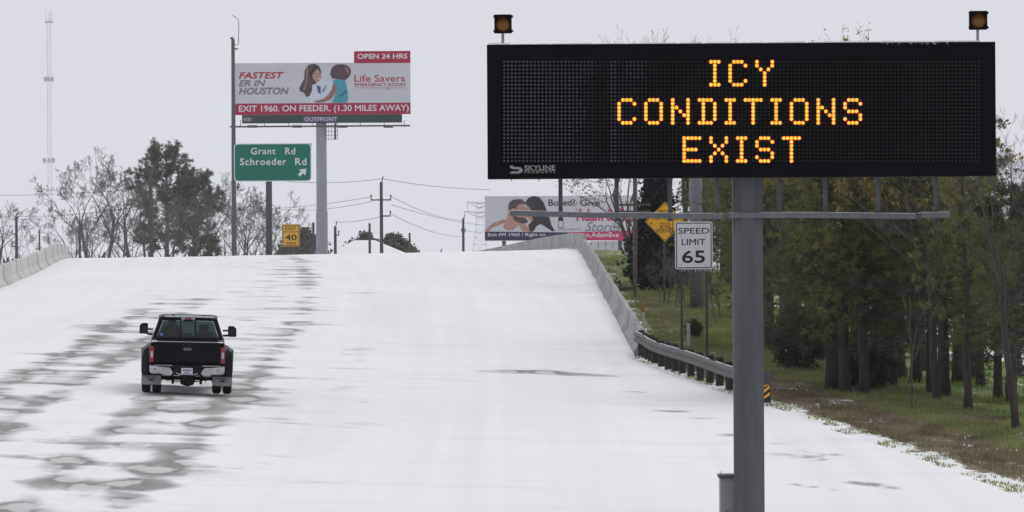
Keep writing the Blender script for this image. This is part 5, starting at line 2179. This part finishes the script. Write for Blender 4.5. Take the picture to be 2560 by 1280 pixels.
# ------------------------------------------------------------------ pickup truck
def pickup():
    T = thing('pickup_truck', 'black dual wheel pickup truck driving away up the snowy lanes', 'truck', (0, 0, 0))
    PA, PD, RU, CH = M['paint'], M['paint_dusty'], M['rubber'], M['chrome']
    # bed
    mb = MB()
    for s in (-1, 1):
        mb.prism_xz([(s * 0.99, 0.74), (s * 0.985, 1.12), (s * 0.965, 1.40), (s * 0.86, 1.41), (s * 0.86, 0.74)][::s], 0.16, 2.38)
    mb.box((-0.86, 0.2, 0.84), (0.86, 2.38, 0.90))
    mb.box((-0.86, 2.28, 0.90), (0.86, 2.38, 1.40))
    bed = mb.build('bed', PA, T, bevel=0.02)
    mb = MB()
    for s in (-1, 1):
        mb.box((s * 0.86 - 0.06, 0.18, 1.411), (s * 0.86 + 0.10 * (s > 0) + 0.06 * (s < 0) - (0.04 if s < 0 else 0), 2.38, 1.43))
    mb.build('rail_caps', PD, bed)
    # flared dual wheel fenders
    for s in (-1, 1):
        mb = MB()
        sec = []
        for y, w, zt_, zb_ in ((0.30, 0.05, 1.18, 0.52), (0.50, 0.20, 1.27, 0.50), (0.75, 0.225, 1.31, 0.62), (1.25, 0.23, 1.33, 0.92), (1.75, 0.225, 1.31, 0.62), (2.0, 0.20, 1.27, 0.50), (2.25, 0.03, 1.18, 0.50)):
            x0, x1 = 0.975, 0.99 + w
            sec.append([(s * x0, y, zb_), (s * x1 * 1.0, y, zb_), (s * (x1 + 0.005), y, (zt_ + zb_) / 2 + 0.08), (s * (x1 - 0.035), y, zt_ - 0.10), (s * (x0 + w * 0.35), y, zt_), (s * x0, y, zt_ + 0.03)])
        vs_ = [p for q in sec for p in q]
        m = 6
        fs = []
        for i in range(len(sec) - 1):
            for k in range(m):
                fs.append((i * m + k, i * m + (k + 1) % m, (i + 1) * m + (k + 1) % m, (i + 1) * m + k))
        fs += [tuple(range(m)), tuple((len(sec) - 1) * m + k for k in range(m))]
        mb.add(vs_, fs)
        mb.build('fender', PA, T, smooth=False, bevel=0.03)
    # tailgate
    mb = MB()
    mb.prism_yz([(0.10, 0.82), (0.06, 0.90), (0.075, 1.10), (0.055, 1.32), (0.03, 1.40), (0.05, 1.44), (0.15, 1.44), (0.15, 0.82)], -0.855, 0.855)
    tg = mb.build('tailgate', PA, T, bevel=0.012)
    mb = MB()
    mb.box((-0.14, 0.02, 1.335), (0.14, 0.05, 1.375))
    mb.build('handle', PD, tg, bevel=0.008)
    mb = MB()
    n = 24
    for k in range(n):
        a0, a1 = 2 * math.pi * k / n, 2 * math.pi * (k + 1) / n
        q = [(0.105 * math.cos(a0), 0.052, 1.245 + 0.044 * math.sin(a0)), (0.105 * math.cos(a1), 0.052, 1.245 + 0.044 * math.sin(a1)),
             (0.088 * math.cos(a1), 0.045, 1.245 + 0.034 * math.sin(a1)), (0.088 * math.cos(a0), 0.045, 1.245 + 0.034 * math.sin(a0))]
        mb.add(q, [(0, 1, 2, 3)])
    mb.box((-0.06, 0.05, 1.238), (0.06, 0.054, 1.25))
    mb.build('oval_emblem', CH, tg)
    mb = MB()
    mb.box((-0.80, 0.07, 0.925), (-0.69, 0.082, 0.955))
    mb.build('model_badge', CH, tg)
    # tail lamps
    for s in (-1, 1):
        mb = MB()
        mb.box((s * 0.935 - 0.06, 0.085, 0.87), (s * 0.935 + 0.06, 0.2, 1.31))
        tl = mb.build('tail_lamp', M['red_lens'], T, bevel=0.015)
        mb = MB()
        mb.box((s * 0.935 - 0.032, 0.072, 1.0), (s * 0.935 + 0.032, 0.0835, 1.175))
        mb.build('clear_lens', M['clear_lens'], tl, bevel=0.006)
    # bumper: chrome wings, dark step, plate
    for s in (-1, 1):
        mb = MB()
        poly = [(s * 0.36, 0.60), (s * 0.44, 0.745), (s * 0.99, 0.80), (s * 0.985, 0.62), (s * 0.93, 0.565), (s * 0.66, 0.56), (s * 0.56, 0.515), (s * 0.42, 0.515)]
        mb.prism_xz(poly[::-s], -0.10, 0.08)
        bump = mb.build('bumper', CH, T, bevel=0.03)
    mb = MB()
    mb.box((-0.90, -0.08, 0.757), (0.90, 0.09, 0.80))
    mb.box((-0.37, -0.05, 0.53), (0.37, 0.08, 0.757))
    mb.build('step_pad', PD, bump, bevel=0.01)
    mb = MB()
    for s in (-1, 1):
        mb.prism_xz([(s * 0.40, 0.79), (s * 0.88, 0.80), (s * 0.88, 0.815), (s * 0.40, 0.812)][::s], -0.105, -0.03)
    mb.tube([(-0.28, -0.09, 0.60), (-0.2, -0.1, 0.565), (0.2, -0.1, 0.565), (0.28, -0.09, 0.60)], 0.014, 6)
    mb.build('chrome_trim', CH, bump)
    mb = MB()
    mb.disc_xz(-0.84, -0.106, 0.70, 0.022, 10)
    mb.disc_xz(0.80, -0.106, 0.69, 0.022, 10)
    mb.build('parking_sensors', PD, bump)
    mb = MB()
    mb.box((-0.15, -0.075, 0.585), (0.15, -0.06, 0.74))
    pl = mb.build('number_plate', M['plate'], T, label='white number plate with dark blue characters')
    mb = MB()
    for k in range(6):
        mb.box((-0.115 + k * 0.04, -0.08, 0.655), (-0.09 + k * 0.04, -0.076, 0.705))
    mb.box((-0.06, -0.08, 0.61), (0.05, -0.076, 0.63))
    mb.build('plate_marks', M['bb_navy'], pl)
    # cab shell
    mb = MB()
    mb.prism_yz([(2.46, 0.62), (2.46, 1.40), (5.05, 1.40), (6.35, 1.30), (6.55, 1.18), (6.58, 0.62)], -0.985, 0.985)
    body = mb.build('body', PA, T, bevel=0.04)

    def q3(mb, pts, th, nrm):
        n_ = Vector(nrm) * th
        a = [Vector(p) for p in pts]
        b = [p + n_ for p in a]
        k = len(a)
        mb.add(a + b, [tuple(range(k)), tuple(range(2 * k - 1, k - 1, -1))] + [(i, i + k, (i + 1) % k + k, (i + 1) % k) for i in range(k)])
    yb, yt, zb_, zt_ = 2.47, 2.60, 1.40, 2.00

    def rear(x, z):
        f = (z - zb_) / (zt_ - zb_)
        return (x, yb + (yt - yb) * f, z)
    # rear wall frame round the window, then the pillars
    def piece(nm, pts, th, nrm):
        mb = MB()
        q3(mb, pts, th, nrm)
        mb.build(nm, PA, T, bevel=0.006)
    piece('window_sill', [rear(-0.965, 1.401), rear(0.965, 1.401), rear(0.93, 1.47), rear(-0.93, 1.47)], 0.05, (0, 1, 0))
    piece('window_header', [rear(-0.72, 1.935), rear(0.72, 1.935), rear(0.765, 2.0), rear(-0.765, 2.0)], 0.05, (0, 1, 0))
    for s in (-1, 1):
        piece('pillar', [rear(s * 0.93, 1.471), rear(s * 0.83, 1.471), rear(s * 0.67, 1.934), rear(s * 0.775, 1.934)][::s], 0.12, (0, 1, 0))
        piece('pillar', [(s * 0.955, 3.72, 1.401), (s * 0.955, 3.90, 1.401), (s * 0.77, 3.88, 1.99), (s * 0.77, 3.72, 1.99)], 0.06, (-s, 0, 0))
        piece('pillar', [(s * 0.955, 4.95, 1.401), (s * 0.955, 5.08, 1.401), (s * 0.77, 4.42, 1.99), (s * 0.77, 4.30, 1.99)], 0.07, (-s, 0, 0))
    mb = MB()
    sec = []
    for y, w, z in ((2.56, 0.70, 2.015), (2.66, 0.765, 2.05), (3.4, 0.79, 2.075), (4.2, 0.78, 2.06), (4.45, 0.74, 2.01)):
        sec.append([(-w, y, 1.985), (w, y, 1.985), (w, y, z - 0.03), (w * 0.86, y, z), (-w * 0.86, y, z), (-w, y, z - 0.03)])
    vs_ = [p for q in sec for p in q]
    fs = []
    for i in range(len(sec) - 1):
        for k in range(6):
            fs.append((i * 6 + k, i * 6 + (k + 1) % 6, (i + 1) * 6 + (k + 1) % 6, (i + 1) * 6 + k))
    fs += [tuple(range(5, -1, -1)), tuple((len(sec) - 1) * 6 + k for k in range(6))]
    mb.add(vs_, fs)
    roof = mb.build('roof', PA, T, bevel=0.02)
    mb = MB()
    for x in (-0.40, 0.42):
        mb.box((x - 0.03, 2.75, 2.06), (x + 0.03, 2.85, 2.098))
    mb.build('roof_markers', PD, roof, bevel=0.006)
    mb = MB()
    mb.box((-0.185, 2.535, 1.965), (0.185, 2.575, 2.018))
    bl = mb.build('cargo_lamp', M['clear_lens'], roof, bevel=0.008)
    mb = MB()
    mb.box((-0.09, 2.522, 1.97), (0.09, 2.534, 2.013))
    mb.build('brake_lamp', M['red_lens'], roof)
    mb = MB()
    for k in range(18):
        x = -0.62 + 1.24 * k / 17
        mb.box((x, 2.60, 2.035 - 0.012 * abs(x)), (x + 0.06, 2.72, 2.062 - 0.02 * abs(x) + rng.uniform(0, 0.012)))
    mb.build('snow_dusting', M['snow'], roof)
    mb = MB()
    for s in (-1, 1):
        mb.box((s * 0.87 - 0.07, 0.06, 1.431), (s * 0.87 + 0.07, 0.35, 1.452))
    mb.box((-0.84, 0.07, 1.441), (0.84, 0.13, 1.449))
    mb.build('snow_ledge', M['snow'], tg)
    # glass
    for x0, x1, g in ((-0.82, -0.215, 'glass'), (-0.175, 0.175, 'glass_clear'), (0.215, 0.82, 'glass')):
        mb = MB()
        f = lambda x, z: rear(max(-1, min(1, x / 0.82)) * (0.82 if z < 1.6 else 0.665) if abs(x) > 0.5 else x, z)
        a = [f(x0, 1.475), f(x1, 1.475), f(x1, 1.93), f(x0, 1.93)]
        q3(mb, [(p[0], p[1] + 0.02, p[2]) for p in a], 0.006, (0, 1, 0))
        mb.build('rear_pane', M['glass'], T)
    mb = MB()
    for x in (-0.195, 0.195):
        q3(mb, [rear(x - 0.02, 1.471), rear(x + 0.02, 1.471), rear(x + 0.02, 1.934), rear(x - 0.02, 1.934)], 0.03, (0, 1, 0))
    mb.build('pane_divider', PD, T)
    mb = MB()
    q3(mb, [(-0.92, 5.08, 1.41), (0.92, 5.08, 1.41), (0.74, 4.42, 1.98), (-0.74, 4.42, 1.98)], 0.006, (0, 1, 0.5))
    mb.build('windscreen', M['glass_clear'], T)
    for s in (-1, 1):
        for y0, y1, yt0, yt1 in ((2.62, 3.71, 2.68, 3.71), (3.91, 4.94, 3.89, 4.29)):
            mb = MB()
            q3(mb, [(s * 0.95, y0, 1.41), (s * 0.95, y1, 1.41), (s * 0.775, yt1, 1.98), (s * 0.775, yt0, 1.98)], 0.006, (-s, 0, 0))
            mb.build('side_window', M['glass'], T)
    mb = MB()
    p = rear(-0.70, 1.545)
    mb.disc_xz(p[0], p[1] + 0.012, p[2], 0.042, 16, sx=1.0)
    mb.build('round_sticker', M['blue'], T)
    # interior
    for x in (-0.43, 0.43):
        mb = MB()
        mb.box((x - 0.25, 3.85, 1.0), (x + 0.25, 4.4, 1.15))
        mb.prism_yz([(3.75, 1.1), (3.92, 1.1), (3.80, 1.60), (3.68, 1.60)], x - 0.24, x + 0.24)
        mb.tube([(x, 3.74, 1.58), (x, 3.72, 1.68)], 0.02, 6)
        st = mb.build('seat', M['interior'], T, bevel=0.04)
        mb = MB()
        mb.box((x - 0.13, 3.66, 1.62), (x + 0.13, 3.76, 1.80))
        mb.build('headrest', M['interior'], st, bevel=0.04)
    mb = MB()
    mb.box((-0.8, 2.75, 1.0), (0.8, 3.0, 1.46))
    bench = mb.build('rear_bench', M['interior'], T, bevel=0.05)
    for x in (-0.48, 0.0, 0.48):
        mb = MB()
        mb.box((x - 0.11, 2.72, 1.461), (x + 0.11, 2.82, 1.585))
        mb.build('headrest', M['interior'], bench, bevel=0.03)
    mb = MB()
    mb.box((-0.9, 4.75, 1.2), (0.9, 5.1, 1.43))
    mb.build('dashboard', M['interior'], T, bevel=0.05)
    mb = MB()
    mb.box((-0.13, 4.45, 1.83), (0.13, 4.48, 1.92))
    mb.tube([(0, 4.46, 1.92), (0, 4.46, 1.99)], 0.015, 5)
    mb.build('cabin_mirror', M['interior'], T, bevel=0.01)
    mb = MB()
    for k in range(20):
        a0, a1 = 2 * math.pi * k / 20, 2 * math.pi * (k + 1) / 20
        mb.tube([(-0.43 + 0.19 * math.cos(a0), 4.62 - 0.06 * math.sin(a0), 1.32 + 0.18 * math.sin(a0)), (-0.43 + 0.19 * math.cos(a1), 4.62 - 0.06 * math.sin(a1), 1.32 + 0.18 * math.sin(a1))], 0.016, 5)
    mb.tube([(-0.43, 4.62, 1.32), (-0.43, 4.8, 1.28)], 0.03, 6)
    mb.build('steering_wheel', M['interior'], T)
    # towing mirrors
    for s in (-1, 1):
        mb = MB()
        mb.tube([(s * 0.95, 4.72, 1.60), (s * 1.08, 4.70, 1.61)], 0.028, 6)
        mb.tube([(s * 0.95, 4.72, 1.46), (s * 1.08, 4.70, 1.47), (s * 1.12, 4.70, 1.50)], 0.032, 6)
        arm = mb.build('mirror_arm', PD, T)
        mb = MB()
        x0, x1 = 1.085, 1.315
        zt1 = 1.775 if s < 0 else 1.735
        mb.prism_xz([(s * x0, zt1 - 0.30), (s * x1, zt1 - 0.30), (s * x1, zt1 - 0.07), (s * (x1 - 0.07), zt1), (s * x0, zt1)][::s], 4.62, 4.82)
        mh = mb.build('mirror', PA, T, bevel=0.03)
        mb = MB()
        mb.box((min(s * (x0 + .03), s * (x1 - .03)), 4.613, zt1 - 0.27), (max(s * (x0 + .03), s * (x1 - .03)), 4.619, zt1 - 0.075))
        mb.build('mirror_glass', M['sign_black'], mh)
    # wheels
    def tyre(x0, x1, y, r, nm='wheel'):
        w = x1 - x0
        mb = MB()
        mb.lathe_x([(0.0, r * 0.62), (0.0, r * 0.88), (0.03, r * 0.98), (0.05, r), (w - 0.05, r), (w - 0.03, r * 0.98), (w, r * 0.88), (w, r * 0.62)], x0, y, r, 36)
        ty = mb.build(nm, RU, T, smooth=False)
        tb = MB()
        for k in range(36):
            a = 2 * math.pi * k / 36
            for j in range(3):
                xx = x0 + 0.045 + (w - 0.09) * j / 3
                aa = a + (0.08 if j % 2 else 0)
                c_, s_ = math.cos(aa), math.sin(aa)
                t_ = (-s_, c_)
                hw = 0.024
                tb.add([(xx, y + (r - .004) * c_ - hw * t_[0], r + (r - .004) * s_ - hw * t_[1]), (xx + (w - .09) / 3 - 0.012, y + (r - .004) * c_ - hw * t_[0], r + (r - .004) * s_ - hw * t_[1]),
                        (xx + (w - .09) / 3 - 0.012, y + (r - .004) * c_ + hw * t_[0], r + (r - .004) * s_ + hw * t_[1]), (xx, y + (r - .004) * c_ + hw * t_[0], r + (r - .004) * s_ + hw * t_[1]),
                        (xx, y + (r + .008) * c_ - hw * t_[0], r + (r + .008) * s_ - hw * t_[1]), (xx + (w - .09) / 3 - 0.012, y + (r + .008) * c_ - hw * t_[0], r + (r + .008) * s_ - hw * t_[1]),
                        (xx + (w - .09) / 3 - 0.012, y + (r + .008) * c_ + hw * t_[0], r + (r + .008) * s_ + hw * t_[1]), (xx, y + (r + .008) * c_ + hw * t_[0], r + (r + .008) * s_ + hw * t_[1])],
                       [(4, 5, 6, 7), (0, 1, 5, 4), (2, 3, 7, 6), (1, 2, 6, 5), (3, 0, 4, 7)])
        tb.build('tread', RU, ty)
        rm = MB()
        rm.lathe_x([(0.04, 0.02), (0.03, r * 0.3), (0.05, r * 0.60), (w - 0.05, r * 0.60), (w - 0.03, r * 0.3), (w - 0.04, 0.02)], x0, y, r, 20)
        rm.build('rim', CH, ty)
    R = 0.41
    for s in (-1, 1):
        for x0 in (0.675, 0.955):
            a, b = s * x0, s * (x0 + 0.235)
            tyre(min(a, b), max(a, b), 1.25, R)
        a, b = s * 0.84, s * 1.08
        tyre(min(a, b), max(a, b), 5.72, R)
    # mud flaps
    for s in (-1, 1):
        mb = MB()
        mb.box((min(s * 0.68, s * 1.20), 0.70, 0.235), (max(s * 0.68, s * 1.20), 0.715, 0.50))
        fl = mb.build('mud_flap', M['flap'], T, label='white rubber mud flap with a small dark blue oval mark')
        mb = MB()
        n = 18
        cx = s * 0.94
        mb.add([(cx + 0.085 * math.cos(2 * math.pi * k / n), 0.695, 0.365 + 0.028 * math.sin(2 * math.pi * k / n)) for k in range(n)], [tuple(range(n))])
        for k in range(3):
            mb.box((cx - 0.12 + k * 0.03, 0.694, 0.42), (cx - 0.10 + k * 0.03, 0.698, 0.45))
        for k in range(5):
            mb.box((cx - 0.02 + k * 0.028, 0.694, 0.42), (cx + 0.0 + k * 0.028, 0.698, 0.45))
        mb.build('flap_marks', M['bb_navy'], fl)
        mb = MB()
        mb.box((min(s * 0.66, s * 1.19), 0.66, 0.49), (max(s * 0.66, s * 1.19), 0.74, 0.66))
        mb.build('flap_hanger', PD, T)
    # underbody
    mb = MB()
    mb.tube([(-0.95, 1.25, R), (0.95, 1.25, R)], 0.06, 10)
    mb.lathe_x([(-0.2, 0.07), (-0.16, 0.16), (0, 0.21), (0.16, 0.16), (0.2, 0.07)], 0.02, 1.25, R - 0.02, 16)
    mb.build('rear_axle', M['dark_under'], T, smooth=True)
    mb = MB()
    for s in (-1, 1):
        mb.box((s * 0.50 - 0.05, 0.1, 0.56), (s * 0.50 + 0.05, 6.2, 0.72))
        mb.tube([(s * 0.50, 0.45, 0.5), (s * 0.50, 1.25, 0.36), (s * 0.50, 2.05, 0.52)], 0.035, 6)
        mb.tube([(s * 0.40, 1.12, 0.66), (s * 0.37, 1.15, 0.29)], 0.032, 8)
        mb.box((s * 0.37 - 0.035, 1.10, 0.25), (s * 0.37 + 0.035, 1.2, 0.33))
    mb.tube([(-0.45, 1.05, 0.37), (-0.3, 1.0, 0.33), (0.3, 1.0, 0.33), (0.45, 1.05, 0.37)], 0.016, 6)
    mb.box((-0.6, 0.2, 0.54), (0.6, 2.2, 0.78))
    mb.box((-0.62, 2.2, 0.46), (0.62, 5.0, 0.66))
    mb.build('chassis', M['dark_under'], T)
    mb = MB()
    mb.box((-0.17, 0.02, 0.30), (0.17, 0.16, 0.50))
    mb.box((-0.05, -0.04, 0.40), (0.05, 0.05, 0.50))
    mb.lathe_x([(-0.11, 0.05), (-0.11, 0.085), (-0.03, 0.085), (-0.03, 0.05)], 0.0, -0.02, 0.46, 12)
    mb.tube([(-0.20, 0.0, 0.48), (-0.17, -0.01, 0.42), (-0.13, -0.01, 0.46)], 0.014, 5)
    mb.build('tow_hitch', M['dark_under'], T, bevel=0.01)
    mb = MB()
    mb.tube([(0.55, 0.15, 0.50), (0.55, 0.8, 0.50)], 0.045, 10)
    mb.build('exhaust_pipe', M['galv_dark'], T)
    mb = MB()
    for k in range(22):
        x = rng.choice((-1, 1)) * rng.uniform(0.38, 0.66)
        y = rng.uniform(0.25, 0.6)
        mb.tube([(x, y, 0.545), (x, y, 0.545 - rng.uniform(0.05, 0.24))], [0.018, 0.003], 5)
    mb.build('icicles', M['dark_under'], T)['kind'] = 'stuff'
    return T


truck = pickup()
tp = P(471.5, 984, 151)
truck.location = (tp.x, 150.0, float(road_z(tp.x, 151)) + 0.025)
truck.rotation_euler = (math.radians(1.35), math.radians(1.6), math.radians(3.2))
truck.scale = (1.0, 0.975, 0.97)


def driver():
    """seated figure in the driving seat, one continuous skinned body"""
    root = thing('person', 'driver in dark clothing seated at the wheel of the black truck', 'person')
    pts = {'pelvis': (0, 0, 0.0), 'belly': (0, 0.0, 0.18), 'chest': (0, -0.03, 0.40), 'neck': (0, -0.02, 0.58), 'head': (0, 0.01, 0.70), 'crown': (0, 0.0, 0.80),
           'shl': (-0.20, -0.02, 0.48), 'ell': (-0.26, 0.20, 0.30), 'hal': (-0.17, 0.52, 0.38), 'shr': (0.20, -0.02, 0.48), 'elr': (0.26, 0.20, 0.30), 'har': (0.17, 0.52, 0.38),
           'knl': (-0.14, 0.48, 0.06), 'ftl': (-0.14, 0.72, -0.34), 'knr': (0.14, 0.48, 0.06), 'ftr': (0.14, 0.72, -0.34)}
    edges = [('pelvis', 'belly'), ('belly', 'chest'), ('chest', 'neck'), ('neck', 'head'), ('head', 'crown'), ('chest', 'shl'), ('shl', 'ell'), ('ell', 'hal'),
             ('chest', 'shr'), ('shr', 'elr'), ('elr', 'har'), ('pelvis', 'knl'), ('knl', 'ftl'), ('pelvis', 'knr'), ('knr', 'ftr')]
    rad = {'pelvis': 0.16, 'belly': 0.16, 'chest': 0.17, 'neck': 0.065, 'head': 0.105, 'crown': 0.085, 'shl': 0.085, 'ell': 0.055, 'hal': 0.035, 'shr': 0.085, 'elr': 0.055,
           'har': 0.035, 'knl': 0.075, 'ftl': 0.045, 'knr': 0.075, 'ftr': 0.045}
    # fingers curled over the rim
    for s, h in ((-1, 'hal'), (1, 'har')):
        b = pts[h]
        for k in range(5):
            n1, n2 = f'{h}f{k}', f'{h}g{k}'
            off = (k - 2) * 0.018
            pts[n1] = (b[0] + (0.035 * -s if k == 0 else off), b[1] + (0.03 if k == 0 else 0.07), b[2] + (0.01 if k == 0 else 0.03))
            pts[n2] = (pts[n1][0], pts[n1][1] + (0.04 if k == 0 else 0.02), pts[n1][2] - (0.0 if k == 0 else 0.04))
            rad[n1], rad[n2] = 0.010, 0.008
            edges += [(h, n1), (n1, n2)]
    names = list(pts)
    me = bpy.data.meshes.new('body')
    me.from_pydata([pts[n] for n in names], [(names.index(a), names.index(b)) for a, b in edges], [])
    o = bpy.data.objects.new('body', me)
    COL.objects.link(o)
    o.parent = root
    sk = o.modifiers.new('skin', 'SKIN')
    for i, n in enumerate(names):
        sv = me.skin_vertices[0].data[i]
        sv.radius = (rad[n], rad[n])
        sv.use_root = (n == 'pelvis')
    sb = o.modifiers.new('sub', 'SUBSURF')
    sb.levels = sb.render_levels = 1
    me.materials.append(M['cloth'])
    hm = MB()
    n, m = 14, 7
    vs_, fs = [], []
    for i in range(m):
        ph = math.radians(-35 + 125 * i / (m - 1))
        for k in range(n):
            a = 2 * math.pi * k / n
            vs_.append((0.118 * math.cos(ph) * math.cos(a), 0.005 + 0.13 * math.cos(ph) * math.sin(a), 0.735 + 0.135 * math.sin(ph)))
    for i in range(m - 1):
        for k in range(n):
            fs.append((i * n + k, i * n + (k + 1) % n, (i + 1) * n + (k + 1) % n, (i + 1) * n + k))
    fs.append(tuple((m - 1) * n + k for k in range(n)))
    hm.add(vs_, fs)
    hm.build('hair', M['interior'], root, smooth=True)
    return root


drv = driver()
bpy.context.view_layer.update()
drv.matrix_world = truck.matrix_world @ Matrix.Translation((-0.43, 4.02, 1.16))


# ------------------------------------------------------------------ haze
hz = MB()
hz.box((-4700, -48, -1.2), (4700, 5000, 118))
mh, nt, N, L, bs = new_mat('thin_cold_haze')
N.remove(bs)
pv = N.new('ShaderNodeVolumePrincipled')
pv.inputs['Color'].default_value = (0.93, 0.95, 1.0, 1)
pv.inputs['Density'].default_value = 0.00006
L.new(pv.outputs[0], N['Material Output'].inputs['Volume'])
ho = hz.build('haze', mh)
ho['kind'] = 'stuff'
